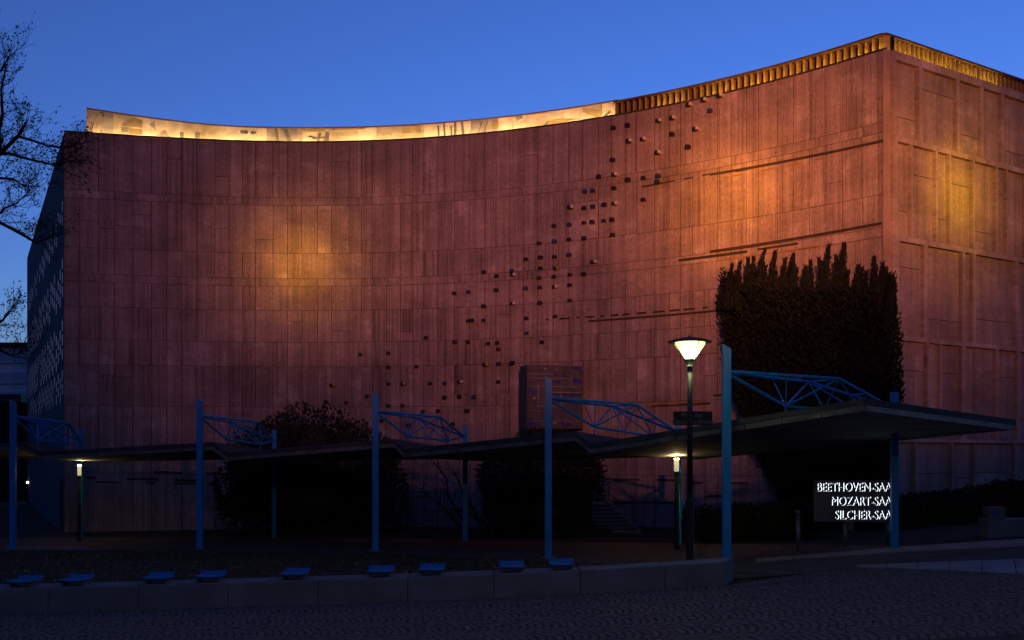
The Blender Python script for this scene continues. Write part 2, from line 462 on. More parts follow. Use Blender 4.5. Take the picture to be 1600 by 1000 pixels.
def panel_mesh(mb, tones, a, b, zt, zb, r):
    g = rnd.choice([.004, .008, .012, .016]); a += g; b -= g
    o = rnd.uniform(0, .009); ns = max(1, round((b-a)/.6)); 
    base = len(mb.v)
    mid = (a+b)/2
    px = CX + W(mid).x/W(mid).y*FPX
    tone = rnd.gauss(1, .035)
    if rnd.random() < .04: tone *= 1.1
    if r == 8 and px < 600: tone *= .86  # floodlight cut-off at lower left, painted into the panel tone
    if r in (1, 4): tone *= .97
    ribs = .2+.5*rnd.random()
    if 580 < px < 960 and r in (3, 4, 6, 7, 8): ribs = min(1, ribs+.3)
    tn = (tone, ribs, rnd.random())
    ch = .008
    for i in range(ns+1):
        s = a + (b-a)*i/ns; si = min(max(s, a+ch), b-ch)
        mb.v += [W(s, -.05, zb), W(s, o-ch, zb), W(si, o, zb+ch), W(si, o, zt-ch), W(s, o-ch, zt), W(s, -.05, zt)]
    for i in range(ns):
        for j in range(5):
            k = base+i*6+j; mb.f.append((k, k+6, k+7, k+1))
    k = base; mb.f.append((k, k+1, k+4, k+5)); mb.f.append((k+1, k+2, k+3, k+4))
    k = base+ns*6; mb.f.append((k+5, k+4, k+1, k)); mb.f.append((k+4, k+3, k+2, k+1))
    tones += [tn]*((ns+1)*6)
def s_inv(co):
    # arc length of a point near the wall
    x = min(max(co.x, X0), X1); i = int((x-X0)/(X1-X0)*NS); i = min(max(i, 0), NS)
    return (ARC[i][0], co.z)
def parea(p): D = W((p[0]+p[1])/2).y; return (p[1]-p[0])*(p[2]-max(p[3], -1.5 if p[4] > 8 else -9))/D/D
panels.sort(key=parea, reverse=True)
for p in panels[:298]:
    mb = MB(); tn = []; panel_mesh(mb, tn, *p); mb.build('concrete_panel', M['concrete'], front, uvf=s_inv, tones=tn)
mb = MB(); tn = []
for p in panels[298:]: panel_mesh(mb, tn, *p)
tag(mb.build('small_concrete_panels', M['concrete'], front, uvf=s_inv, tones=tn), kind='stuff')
# --- dark lip along the top
mb = MB()
for i in range(n+1):
    s = SL*i/n; mb.v += [W(s, .03, TOP+.002), W(s, .03, TOP+.05), W(s, -.06, TOP+.05), W(s, -.06, TOP+.002)]
for i in range(n):
    for j in range(4): k = i*4; mb.f.append((k+j, k+4+j, k+4+(j+1) % 4, k+(j+1) % 4))
mb.f.append((3, 2, 1, 0)); mb.f.append((n*4, n*4+1, n*4+2, n*4+3))
mb.build('wall_coping', M['lip'], hall)
# --- right facade
RO = Vector((.3695*31.05, 31.05, 0)); RD = Vector((.842, .539, 0)).normalized(); RN = Vector((RD.y, -RD.x, 0))
RL = 26.0
def F(t, z, off=0.0): return Vector((RO.x + RD.x*t + RN.x*off, RO.y + RD.y*t + RN.y*off, EYE + z))
def t_of(px):
    k = (px-CX)/FPX; return (RO.y*k - RO.x)/(RD.x - RD.y*k)
mb = MB(); mb.hexa([F(0, ZB, -.6), F(0, ZB, -.07), F(RL, ZB, -.07), F(RL, ZB, -.6)][::-1], [F(0, TOP-.03, -.6), F(0, TOP-.03, -.07), F(RL, TOP-.03, -.07), F(RL, TOP-.03, -.6)][::-1])
rw = mb.build('panelled_wall', M['joint'], hall)
rrows = [(12.28, 12.03), (9.72, 9.56), (6.70, 6.54), (3.66, 3.52), (.53, .41), (-3.3, -3.38)]
rcols = [[1397,1432.5,1439,1492,1497,1530,1534,1562,1566,1603,1608,1650,1656,1700,1706,1760],
         [1399,1420.5,1423,1459.5,1462.5,1480.5,1483,1517,1520,1553.5,1556,1570,1572,1600,1604,1660,1664,1700],
         [1402,1441,1447,1500.5,1505,1516.5,1522,1585,1589,1625,1630,1690],
         [1402,1446,1449,1466.5,1468,1500,1506,1554,1557,1587,1590,1640,1645,1700],
         [1402,1427,1429,1484,1486,1519,1521,1583,1586,1640,1643,1700]]
def fuv(co): d = co - RO; return (d.dot(RD)+40, co.z)
def fbox(name, t0, t1, z0, z1, o0, o1, m, parent, tone=None):
    mb = MB(); ch = .01
    mb.hexa([F(t0, z0, o1), F(t1, z0, o1), F(t1, z0, o0), F(t0, z0, o0)], [F(t0, z1, o1), F(t1, z1, o1), F(t1, z1, o0), F(t0, z1, o0)])
    return mb.build(name, m, parent, uvf=fuv, tones=[tone]*8 if tone else None)
def ftone(a=.06): return (rnd.gauss(.97, a), rnd.random()**2*.7, rnd.random())
for r in range(5):
    zt, zb = rrows[r][1], rrows[r+1][0]
    ts = [t_of(p) for p in rcols[r]]
    last = ts[-1]
    while last < RL-4:
        wd = rnd.uniform(.7, 2.2); ts += [last+.2, last+.2+wd]; last = ts[-1]
    ts[-1] = RL-.2
    prev = .0
    for i in range(0, len(ts), 2):
        a, b = ts[i], ts[i+1]
        fbox('rib', prev+.002, a-.002, zb+.001, zt-.001, -.075, .075 if i else .09, M['concrete'], rw, (1.13, .15, rnd.random()))
        # panel: one or two lifts, recessed
        if rnd.random() < .75 and b-a > .3:
            q = zb + (zt-zb)*rnd.choice([.22, .28, .7, .74]); 
            fbox('panel', a+.022, b-.022, q+.012, zt-.014, -.08, -.045, M['concrete'], rw, ftone())
            fbox('panel', a+.022, b-.022, zb+.014, q-.012, -.08, -.047, M['concrete'], rw, ftone())
        else: fbox('panel', a+.022, b-.022, zb+.014, zt-.014, -.08, -.046, M['concrete'], rw, ftone())
        prev = b
    fbox('rib', prev, RL, zb+.001, zt-.001, -.075, .075, M['concrete'], rw, (1.13, .15, .4))
for zt, zb in rrows: fbox('rib', 0, RL, zb, zt, -.075, .08, M['concrete'], rw, (1.13, .15, rnd.random()))
# corner pilaster of the curved wall, then a dark slot
tg, nn = Wt(SL-.05)
mb = MB(); mb.box(W(SL-.02, -.12, (TOP+ZB)/2), .10, .36, TOP-ZB-.02, tg, -nn)
mb.build('corner_edge', M['rib_concrete'], hall)
# --- left side wall with slit windows
SD = Vector((-13.1, 24.7, 0)).normalized(); SN = Vector((-SD.y, SD.x, 0)); SN = SN if SN.x < 0 else -SN
def Sd(t, z, off=0.0): return Vector((c0.x-.02, c0.y+.05, 0)) + SD*t + SN*off + Vector((0, 0, EYE+z))
SLEN = 28.0
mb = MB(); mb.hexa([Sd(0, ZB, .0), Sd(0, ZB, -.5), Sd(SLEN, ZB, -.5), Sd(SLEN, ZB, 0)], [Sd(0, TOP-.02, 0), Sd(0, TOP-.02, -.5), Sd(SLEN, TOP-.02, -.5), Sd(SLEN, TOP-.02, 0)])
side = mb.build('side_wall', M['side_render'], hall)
rs = random.Random(5); cnt = 0
for bz, nr, pr in ((9.6, 2, .75), (7.4, 3, .62), (5.0, 3, .8), (3.1, 2, .6)):
    for k in range(26):
        t = .6 + k*1.02
        for j in range(nr):
            if rs.random() > .84 or cnt >= 290: continue
            z = bz - j*.54 - (.27 if k % 2 else 0)
            mb = MB(); mb.hexa([Sd(t, z-.20, .02), Sd(t, z-.20, -.02), Sd(t+.13, z-.20, -.02), Sd(t+.13, z-.20, .02)], [Sd(t, z+.20, .02), Sd(t, z+.20, -.02), Sd(t+.13, z+.20, -.02), Sd(t+.13, z+.20, .02)])
            mb.build('slit_window', M['slit_glass'], side); cnt += 1
# --- roof
mb = MB(); n2 = 60
ring = [W(SL*i/n2, -.85, TOP+.1) for i in range(n2+1)] + [F(.9, TOP+.1, -.85), F(RL-.5, TOP+.1, -.85), Vector((-25, 66, EYE+TOP+.1)), Sd(SLEN-.2, TOP+.1, -.85)]
m0 = len(mb.v); mb.v += ring; mb.f.append(tuple(range(len(ring)))); roof = mb.build('roof', M['roofing'], hall)
mb = MB(); mb.hexa([F(RL, ZB, 0), Vector((25, 68, EYE+ZB)), Vector((24.6, 68, EYE+ZB)), F(RL-.4, ZB, -.6)], [F(RL, TOP, 0), Vector((25, 68, EYE+TOP)), Vector((24.6, 68, EYE+TOP)), F(RL-.4, TOP, -.6)])
mb.build('end_wall', M['rib_concrete'], hall)
mb = MB(); e = Sd(SLEN, 0); mb.hexa([(e.x, e.y, EYE+ZB), (25, 68, EYE+ZB), (25, 68.4, EYE+ZB), (e.x, e.y+.4, EYE+ZB)], [(e.x, e.y, EYE+TOP), (25, 68, EYE+TOP), (25, 68.4, EYE+TOP), (e.x, e.y+.4, EYE+TOP)])
mb.build('rear_wall', M['side_render'], hall)

# --- lit mosaic band on the roof edge
sA, sB = s_of(131), s_of(956)
def btop(s): 
    q = (s-sA)/(sB-sA); return TOP + .74 + .38*max(0, 1-q/.28)**1.5
SETB = -.55
mb = MB(); nb = 60
for i in range(nb+1):
    s = sA+(sB-sA)*i/nb; mb.v += [W(s, SETB, TOP-.05), W(s, SETB, btop(s)), W(s, SETB-.22, btop(s)), W(s, SETB-.22, TOP-.05)]
for i in range(nb):
    for j in range(3): k = i*4+j; mb.f.append((k, k+4, k+5, k+1))
mb.f.append((0, 1, 2, 3)); mb.f.append((nb*4+3, nb*4+2, nb*4+1, nb*4))
mosaic = mb.build('mosaic_band', M['mosaic'], hall, uvf=s_inv)
mb = MB()
for i in range(nb+1):
    s = sA-.02+(sB-sA+.02)*i/nb; t = btop(s); mb.v += [W(s, SETB+.03, t), W(s, SETB+.03, t+.035), W(s, SETB-.26, t+.035), W(s, SETB-.26, t)]
for i in range(nb):
    for j in range(4): k = i*4; mb.f.append((k+j, k+4+j, k+4+(j+1) % 4, k+(j+1) % 4))
mb.f.append((3, 2, 1, 0)); mb.f.append((nb*4, nb*4+1, nb*4+2, nb*4+3))
mb.build('band_coping', M['fin_cap'], hall)
rm = random.Random(21)
def tile(pxys, m, th=.02):                   # a flat inlaid tile on the band; px along, v = share of band height
    mb = MB(); f, b = [], []
    for px, v in pxys:
        s = min(max(s_of(px), sA+.02), sB-.02); z = TOP + .12 + (btop(s)-TOP-.14)*v
        f.append(W(s, SETB+th, z)); b.append(W(s, SETB-.01, z))
    k = len(f); mb.v += f + b; mb.f.append(tuple(range(k)))
    for i in range(k): j = (i+1) % k; mb.f.append((i, i+k, j+k, j))
    mb.build('mosaic_tile', m, mosaic)
x = 136
while x < 950:                               # plain stone fields
    wd = rm.uniform(14, 42); x2 = min(x+wd, 953)
    tile([(x, 0), (x2-1, 0), (x2-1+rm.uniform(-3, 3)*0, 1), (x, 1)], M[rm.choice(['mosaic', 'mosaic_light', 'mosaic', 'mosaic_light', 'mosaic_grey'])], rm.uniform(.012, .02))
    x = x2
for q, m in (([(186,.2),(198,.2),(198,.45),(186,.45)],'mosaic_grey'), ([(199,.15),(219,.15),(219,.4),(199,.4)],'mosaic_ochre'), ([(186,.5),(219,.5),(219,.85),(205,.95)],'mosaic_ochre'),
    ([(230,.7),(241,.4),(238,.9)],'mosaic_grey'), ([(240,.15),(262,.1),(255,.5)],'mosaic_grey'), ([(278,.15),(284,.15),(284,.45),(278,.45)],'mosaic_dark'), ([(302,.1),(309,.1),(309,.5),(302,.5)],'mosaic_dark'),
    ([(310,.1),(318,.1),(318,.4),(310,.4)],'mosaic_ochre'), ([(372,.6),(384,.6),(384,.8),(372,.8)],'mosaic_dark'), ([(388,.55),(398,.6),(396,.75),(390,.8)],'mosaic_dark'),
    ([(429,.0),(433,.0),(429,1),(425,1)],'mosaic_dark'), ([(446,0),(453,0),(445,.95),(439,.9)],'mosaic_dark'), ([(462,1),(467,.5),(465,1)],'mosaic_grey'), ([(470,.78),(502,.78),(506,1),(468,1)],'mosaic_ochre'),
    ([(477,.45),(490,.3),(492,.4),(480,.55)],'mosaic_dark'), ([(484,.25),(509,.4),(508,.5),(484,.35)],'mosaic_dark'), ([(500,.1),(509,.1),(510,.7),(505,.8)],'mosaic_dark'), ([(490,.2),(494,.1),(498,.7),(494,.7)],'mosaic_dark'),
    ([(514,.85),(565,.9),(565,1),(514,1)],'mosaic_ochre'), ([(590,.35),(604,.55),(606,.3),(602,.6)],'mosaic_grey'), ([(622,.5),(652,.45),(652,.95),(622,.95)],'mosaic_ochre'),
    ([(678,.2),(681,.2),(680,.9),(677,.9)],'mosaic_dark'), ([(687,.1),(690,.1),(689,1),(686,1)],'mosaic_dark'), ([(698,.1),(700,.1),(700,.8),(697,.8)],'mosaic_dark'), ([(703,0),(707,0),(706.5,1),(703,1)],'mosaic_dark'),
    ([(716,0),(720,0),(717,1),(713,1)],'mosaic_dark'), ([(726,.2),(735,.1),(735,.3),(726,.4)],'mosaic_grey'), ([(740,.2),(742,.2),(747,.9),(745,.9)],'mosaic_dark'), ([(749,.2),(751,.2),(756,.9),(754,.9)],'mosaic_dark'),
    ([(762,.35),(772,.4),(772,.8),(762,.8)],'mosaic_ochre'), ([(800,.7),(810,.8),(808,1),(798,1)],'mosaic_grey'), ([(838,.1),(848,.45),(852,.3),(843,.0)],'mosaic_dark'), ([(846,.2),(900,.25),(880,.4),(850,.45)],'mosaic_ochre'),
    ([(902,.95),(934,.5),(928,.1),(918,.3),(902,.7)],'mosaic_ochre'), ([(932,.15),(944,.5),(945,.35),(936,.1)],'mosaic_dark')):
    tile(q, M[m], .03)
# gutter lamps behind the wall's lip
def gutter(s0, s1, off, z, m, name='gutter_lamp', r=.03):
    k = max(2, int((s1-s0)/.5)); mb = MB(); mb.tube([W(s0+(s1-s0)*i/k, off, z) for i in range(k+1)], r, 6); mb.build(name, m, hall)
s = sA + .02
while s < sB-.1:
    e = min(s+1.45, sB-.03); gutter(s+.05, e-.05, -.26, TOP+.0, M['gutter_lamp']); s = e
# --- louvre of fins along the rest of the roof edge
FH = .54
def fin_row(pt, s0, s1, pitch, name='fin'):
    s = s0; i = 0
    while s < s1:
        a, t, nn = pt(s); mb = MB(); mb.box(a + Vector((0, 0, FH/2)), .05, .24, FH, t, -nn); mb.build(name, M['fin'], louvre); s += pitch; i += 1
mb = MB(); s1 = SL-.02; nl = 40
lo = sB
for i in range(nl+1):
    s = lo+(s1-lo)*i/nl; mb.v += [W(s, -.52, TOP-.05), W(s, -.52, TOP+FH)]
ct = t_of(1389)
for i in range(2):
    t = .28 + (RL-.5)*i; mb.v += [F(t, TOP-.05, -.52), F(t, TOP+FH, -.52)]
for i in range(nl+2): k = i*2; mb.f.append((k, k+2, k+3, k+1))
louvre = mb.build('roof_louvre', M['dark_glass'], hall)
fin_row(lambda s: (W(s, -.36, TOP+.0), *Wt(s)), lo+.05, SL-.25, .232)
fin_row(lambda t: (F(t, TOP+.0, -.36), RD, RN), .12, 15.0, .232)
mb = MB(); mb.box((RO.x-.0, RO.y+.36, EYE+TOP+FH/2), .16, .24, FH); mb.build('fin', M['fin'], louvre)
# cap over the fins
cp = [(W(lo+(s1-lo)*i/nl, -.14), W(lo+(s1-lo)*i/nl, -.9)) for i in range(nl+1)]
cp[-1] = (Vector((RO.x-.03, RO.y+.17, EYE)), Vector((RO.x+.05, RO.y+1.1, EYE)))
cp += [(F(.3+(RL-.6)*i/4, 0, -.14), F(.3+(RL-.6)*i/4, 0, -.9)) for i in range(1, 5)]
mb = MB()
for f, b in cp:
    f = Vector((f.x, f.y, 0)); b = Vector((b.x, b.y, 0))
    for p, z in ((f, FH), (f, FH+.06), (b, FH+.06), (b, FH)): mb.v.append(p + Vector((0, 0, EYE+TOP+z+.004)))
for i in range(len(cp)-1):
    for j in range(4): k = i*4; mb.f.append((k+j, k+4+j, k+4+(j+1) % 4, k+(j+1) % 4))
mb.f.append((3, 2, 1, 0)); k = len(cp)*4; mb.f.append((k-4, k-3, k-2, k-1))
mb.build('louvre_cap', M['fin_cap'], hall)
for a, b in ((1021, 1074), (1092, 1151), (1157, 1260), (1266, 1380)):
    sa, sb = s_of(a), s_of(b); k = max(1, round((sb-sa)/1.4))
    for i in range(k): gutter(sa+(sb-sa)*i/k+.04, sa+(sb-sa)*(i+1)/k-.04, -.17, TOP+.03, M['gutter_lamp_gold'], r=.022)
for i in range(5):
    t0 = .2+i*1.15; mb = MB(); mb.tube([F(t0, TOP+.03, -.17), F(t0+1.0, TOP+.03, -.17)], .022, 6); mb.build('gutter_lamp', M['gutter_lamp_gold'], hall)

# --- ceramic studs
ST = """960,201 982,197 1030,190w 1052,186w 1077,165w 1101,158w 1126,151w 1111,174b 984,222w 1006,219w 1052,211 1088,203w 1077,231 1029,240w 959,251 937,277 961,274w 983,282 1007,279 1030,276b 1029,285b 961,295 915,300b 928,299b
1007,313 892,325w 914,326 928,324 946,321 961,319w 867,354 891,352b 914,349 927,348 945,346b 958,344 959,368 844,381 868,378b 891,375 914,373 823,406 846,403 868,402 891,399b 928,410w 846,420 869,420o 844,435 867,433 892,430 914,429 823,451b 845,450 868,449w 892,446 845,474 892,470 869,495 824,498 824,521b 801,424b 802,430w 802,475w
757,426 777,432 711,459 733,457b 777,454 757,479 733,502 739,501 757,501 667,528 712,535 733,535 764,537 778,536 780,546 564,554b 608,552 608,574 652,573 759,570o 780,569 800,569
519,602o 510,628 542,629 574,619 608,600 630,600o 673,599 696,599b 719,597w 780,597 696,621 719,620 742,620b 608,634 630,634 686,642 731,642 662,643b 597,657 709,662 640,664 848,535 802,567""".split()
for q in ST:
    k = q[-1] if q[-1].isalpha() else 'd'; a, b = q.rstrip('wbo').split(','); s, z = on_wall(float(a), float(b)); t, nn = Wt(s)
    mb = MB(); h = .088 + rnd.random()*.025
    # square tapered peg with a chamfered end
    c = W(s, 0, z); L = .20 + rnd.random()*.06
    def ringp(o, q2): return [c+nn*o+t*(-q2)+Vector((0,0,-q2)), c+nn*o+t*q2+Vector((0,0,-q2)), c+nn*o+t*q2+Vector((0,0,q2)), c+nn*o-t*q2+Vector((0,0,q2))]
    rs_ = [ringp(-.06, h*.62), ringp(L-.03, h*.58), ringp(L, h*.48)]
    for rr in rs_: mb.v += rr
    for i in range(2):
        for j in range(4): mb.f.append((i*4+j, i*4+(j+1) % 4, i*4+4+(j+1) % 4, i*4+4+j))
    mb.f.append((8, 9, 10, 11))
    st = mb.build('wall_stud', M['stud_blue' if k == 'b' else 'stud_dark'], hall)
    if k in 'wo':
        mb = MB(); pc = c + t*(h*.62+.05); mb.tube([pc - nn*.05, pc + nn*(L-.02), pc + nn*L], [.062, .062, .052], 10)
        mb.build('stud_disc', M['stud_pale' if k == 'w' else 'stud_ochre'], st)
# --- thin strips let into the wall
def wstrip(x0, y0, x1, y1, h, m, dash=None, o=.035):
    s0, z0 = on_wall(x0, y0); s1, z1 = on_wall(x1, y1); s = s0; on = True
    while s < s1 - .02:
        L = (s1-s0) if not dash else rnd.uniform(*dash); e = min(s+L, s1)
        if on:
            k = max(1, int((e-s)/.6)); mb = MB()
            for i in range(k+1):
                q = s+(e-s)*i/k; z = z0+(z1-z0)*(q-s0)/(s1-s0)
                mb.v += [W(q, -.03, z-h), W(q, o, z-h), W(q, o, z+h), W(q, -.03, z+h)]
            for i in range(k):
                for j in range(3): a = i*4+j; mb.f.append((a, a+4, a+5, a+1))
            mb.f.append((0, 1, 2, 3)); mb.f.append((k*4+3, k*4+2, k*4+1, k*4))
            mb.build('wall_strip', M[m], hall)
        s = e; on = (not on) if dash else on
for a in ((1003,292,1036,286,.03,'dark_strip'), (1036,286,1110,272,.022,'dark_strip',(.2,.5)), (1110,273,1385,219,.04,'dark_strip'), (1150,268,1202,257,.03,'dark_strip'), (1130,278,1290,246,.02,'ochre_strip',(.3,.8)),
          (1110,393.5,1378,349,.045,'dark_strip'), (1061,407,1168,393,.045,'dark_strip'), (1184,390,1247,380.5,.035,'dark_strip'), (1131,406,1280,384,.025,'ochre_strip'),
          (853,499.5,1125,478.5,.032,'dark_strip',(.12,.45)), (920,502,1127,485,.034,'dark_strip'), (1010,632,1100,627.5,.05,'ochre_strip'), (1018,634.5,1110,630,.035,'dark_strip'), (1115,618,1132,617,.03,'dark_strip'),
          (132,746,340,752,.04,'dark_strip',(.3,1.2)), (240,737,372,741,.04,'dark_strip',(.5,1.5)), (150,753,380,757,.03,'dark_strip',(.3,1.0)), (960,749,1100,751,.03,'dark_strip',(.4,1.2)), (935,785,1060,785,.03,'dark_strip'), (1080,754,1180,755,.03,'dark_strip',(.4,1.0)), (1105,775,1150,775,.025,'dark_strip',(.2,.6))):
    wstrip(*a)
# --- relief board on the wall
Dm = W(s_of(860)).y - 1.15
bc = P(867, 620.5, Dm); bn = Vector((.28, -.96, 0)).normalized(); bt = Vector((-bn.y, bn.x, 0))
mb = MB(); mb.box(bc - bn*.42, 2.14, .80, 2.3, bt, -bn); mb.box(bc - bn*1.0 + bt*.5, .5, .6, 1.2, bt, -bn); board = mb.build('relief_board', M['board_side'], hall)
mb = MB(); mb.box(bc + bn*.01, 2.12, .06, 2.28, bt, -bn); mb.build('board_face', M['board_face'], board)
def btile(u0, v0, u1, v1, m):
    mb = MB(); c = bc + bt*((u0+u1)/2-.5)*2.1 + Vector((0, 0, (.5-(v0+v1)/2)*2.26)) + bn*.048
    mb.box(c, (u1-u0)*2.1, .03, (v1-v0)*2.26, bt, -bn); mb.build('board_tile', M[m], board)
for q in ((.02,.135,.48,.142),(.05,.2,.97,.207),(.02,.29,.8,.297),(.02,.33,.97,.337),(.2,.545,.7,.552),(.15,.64,.6,.647),(.02,.72,.45,.727),(.2,.77,.97,.777),(.1,.88,.97,.887),(.4,.42,.97,.428),(.19,.3,.197,.7),(.6,.32,.607,.7),(.8,.15,.807,.3),(.59,.88,.597,.97),(.8,.7,.806,.85)): btile(*q, 'tile_pale' if random.random() < .5 else 'tile_violet')
for q in ((.81,.2,.99,.27),(.02,.4,.17,.45),(.47,.12,.52,.155),(.65,.12,.69,.16),(.02,.9,.18,.97),(.4,.45,.58,.47),(.62,.44,.97,.47),(.81,.01,.99,.05),(.42,.24,.58,.28),(.61,.9,.75,.96)): btile(*q, 'tile_blue')
for q in ((.03,.42,.05,.45),(.1,.51,.14,.54),(.47,.9,.51,.93),(.66,.9,.7,.94),(.3,.04,.34,.06),(.5,.05,.53,.07)): btile(*q, 'tile_pale')

# ================================================================== LOW SEATING WALL
wd = (WB-WA).normalized(); wn = Vector((-wd.y, wd.x, 0))        # wn points away from the camera
wall = thing('seating_wall', (-5, 17.7, gz(-5, 17.7)), 'low concrete block wall carrying blue seats along the square', 'wall')
jp = [-160, -66, 75, 216, 356, 497, 637, 772, 907, 1039]
def wall_x(px):
    k = (px-CX)/FPX; t = (k*WA.y - WA.x)/(wd.x - k*wd.y); return WA + wd*t
jx = [WA] + [wall_x(p) for p in jp] + [WB]
WH = .43
for i in range(len(jx)-1):
    a, b = jx[i], jx[i+1]
    if (b-a).dot(wd) < .3: continue
    last = i == len(jx)-2
    g = wd*.006
    a = a+g; b = b-g
    ab, bb = a+wn*.72, (WC if last else b+wn*.72)
    def zz(p, h): return Vector((p.x, p.y, gz(p.x, p.y)+h))
    ch = .018
    mb = MB()
    lower = [zz(p, -.3) for p in (a, b, bb, ab)]; up1 = [zz(p, WH-ch) for p in (a, b, bb, ab)]
    c = (a+b+bb+ab)/4
    up2 = [zz(p + (c-p).normalized()*ch*1.3, WH) for p in (a, b, bb, ab)]
    mb.v += lower+up1+up2
    for q in range(2):
        for j in range(4): mb.f.append((q*4+j, q*4+(j+1) % 4, q*4+4+(j+1) % 4, q*4+4+j))
    mb.f.append((8, 9, 10, 11)); mb.build('wall_block', M['wall_stone'], wall)
# seats
def make_seat():
    r = thing('seat', (0, 0, 0), 'x', 'seat', 'blue seats along the low wall')
    mb = MB(); wdt, th, n = .44, .026, 12
    prof = [(-.24, .0), (-.18, .012), (.0, -.012), (.16, -.012), (.23, .012), (.27, .06)]   # front to back, dished
    for i, (y, z) in enumerate(prof):
        for j in range(n+1):
            u = -1+2*j/n; e = .014*abs(u)**3
            mb.v.append(Vector((u*wdt/2, y*(1-.06*u**4), (.105+z+e))))
    k = n+1
    for i in range(len(prof)-1):
        for j in range(n): mb.f.append((i*k+j, i*k+j+1, (i+1)*k+j+1, (i+1)*k+j))
    o = mb.build('seat_shell', M['seat_blue'], r, smooth=True)
    sm = o.modifiers.new('thickness', 'SOLIDIFY'); sm.thickness = th; sm.offset = -1
    for sx in (-.175, .175):
        mb = MB(); mb.box((sx, 0, .036), .03, .28, .068); mb.build('leg', M['steel'], r)
    mb = MB(); mb.box((0, -.1, .055), .34, .03, .02); mb.build('crossbar', M['steel'], r)
    return r
proto = make_seat()
spans = [(10,66),(91,146),(222,273),(303,353),(436,485),(572,618),(651,698),(777,823),(855,900)]
labs = ['blue dished seat on low wall, leftmost of all', 'blue seat on low wall, second from the left end', 'blue seat on low wall, third from left, below the gap between posts',
        'blue seat on low wall nearest below the second tall blue post', 'lone blue seat on low wall between two spaced pairs', 'blue seat on low wall directly below the middle tall blue post',
        'blue seat on low wall, just right of the middle tall post', 'blue seat on low wall, second from the right end', 'blue seat on low wall, rightmost of all, below the fourth tall post']
for i, (a, b) in enumerate(spans):
    p = wall_x((a+b)/2); p = p*1.0 + wn*.42
    p = wall_x((a+b)/2 + (0)) ; D = p.y+.35; p = Vector((((a+b)/2-CX)/FPX*D, D, 0))
    if i == 0: o = proto
    else:
        o = proto.copy(); col.objects.link(o)
        for c in proto.children:
            k = c.copy(); col.objects.link(k); k.parent = o
    o.location = (p.x, p.y, gz(p.x, p.y)+WH); o.rotation_euler = (0, 0, math.atan2(wd.y, wd.x) + R(random.uniform(-2, 2)))
    o['label'] = labs[i]

# ================================================================== CANOPY
can = thing('walkway_canopy', (FR[2][0], FR[2][1], gz(*FR[2])), 'dark folded walkway canopy hung from blue posts and trusses', 'canopy')
ptop = [1.70, 1.716, 1.79, 1.965, 2.31]; patt = [1.21, 1.20, 1.26, 1.43, 1.75]
rtop = [.89, .87, .95, 1.0, 1.42]
def V3(p, rel): return Vector((p[0], p[1], EYE+rel))
for i in range(5):
    f, r_ = FR[i], RE[i]
    n_ = Vector((r_[0]-f[0], r_[1]-f[1], 0)).normalized(); t_ = Vector((n_.y, -n_.x, 0))
    # front post: flat blade with slanted top, facing the square
    mb = MB(); w2, d2 = .085, .06; b0 = Vector((f[0], f[1], gz(*f)-.1)); X = Vector((1, 0, 0)); Y = Vector((0, 1, 0))
    zt = EYE+ptop[i]
    def q(u, v, z): return Vector((f[0]+u, f[1]+v, z))
    mb.hexa([q(-w2,-d2,b0.z), q(w2,-d2,b0.z), q(w2,d2,b0.z), q(-w2,d2,b0.z)], [q(-w2,-d2,zt), q(w2,-d2,zt-.09), q(w2,d2,zt-.09), q(-w2,d2,zt)])
    mb.build('front_post', M['blue_paint'], can)
    mb = MB(); mb.box((f[0], f[1], gz(*f)+.02), .34, .3, .04); mb.build('base_plate', M['steel'], can)
    mb = MB(); zb = gz(*r_)-.1; zt = EYE+rtop[i]; mb.box((r_[0], r_[1], (zb+zt)/2), .15, .12, zt-zb); mb.build('rear_post', M['blue_paint'], can)
    # truss
    A = V3(f, patt[i]) + n_*.06; B = V3(r_, rtop[i]-.36) - n_*.05
    def L(t, dz, lat): return A + (B-A)*t + Vector((0, 0, dz)) + t_*lat
    h = A.z-B.z
    U1, U2 = L(.56, .56*h-.12, .5), L(.56, .56*h-.12, -.5)
    m1, m2 = A+(U1-A)*.52, A+(U2-A)*.52
    n1, n2 = U1+(B-U1)*.5, U2+(B-U2)*.5
    L1, L2 = L(.33, .33*h-.70, 0), L(.80, .80*h-h-.13, 0); Lm = (L1+L2)/2
    mb = MB()
    mb.tube([A, U1, B], .034, 8); mb.tube([A+Vector((0,0,-.03)), U2, B], .034, 8); mb.tube([A+Vector((0,0,-.06)), L1, L2, B], .034, 8)
    tr = mb.build('truss', M['blue_paint'], can, smooth=False)
    for a, b, r in ((L1,U1,.024),(L1,U2,.024),(L2,U1,.022),(L2,U2,.022),(U1,U2,.022),(m1,m2,.016),(n1,n2,.018),(L1,m1,.016),(L1,m2,.016),(Lm,U1,.018),(Lm,U2,.018),(L2,n1,.016),(L2,n2,.016),(m1,U2,.014)):
        mb = MB(); mb.tube([a, b], r, 6); mb.build('strut', M['blue_paint'], tr)
    for a in (L1, L2):
        mb = MB(); mb.tube([a, a+Vector((0,0,-.28))], .022, 6); mb.build('hanger', M['blue_paint'], tr)
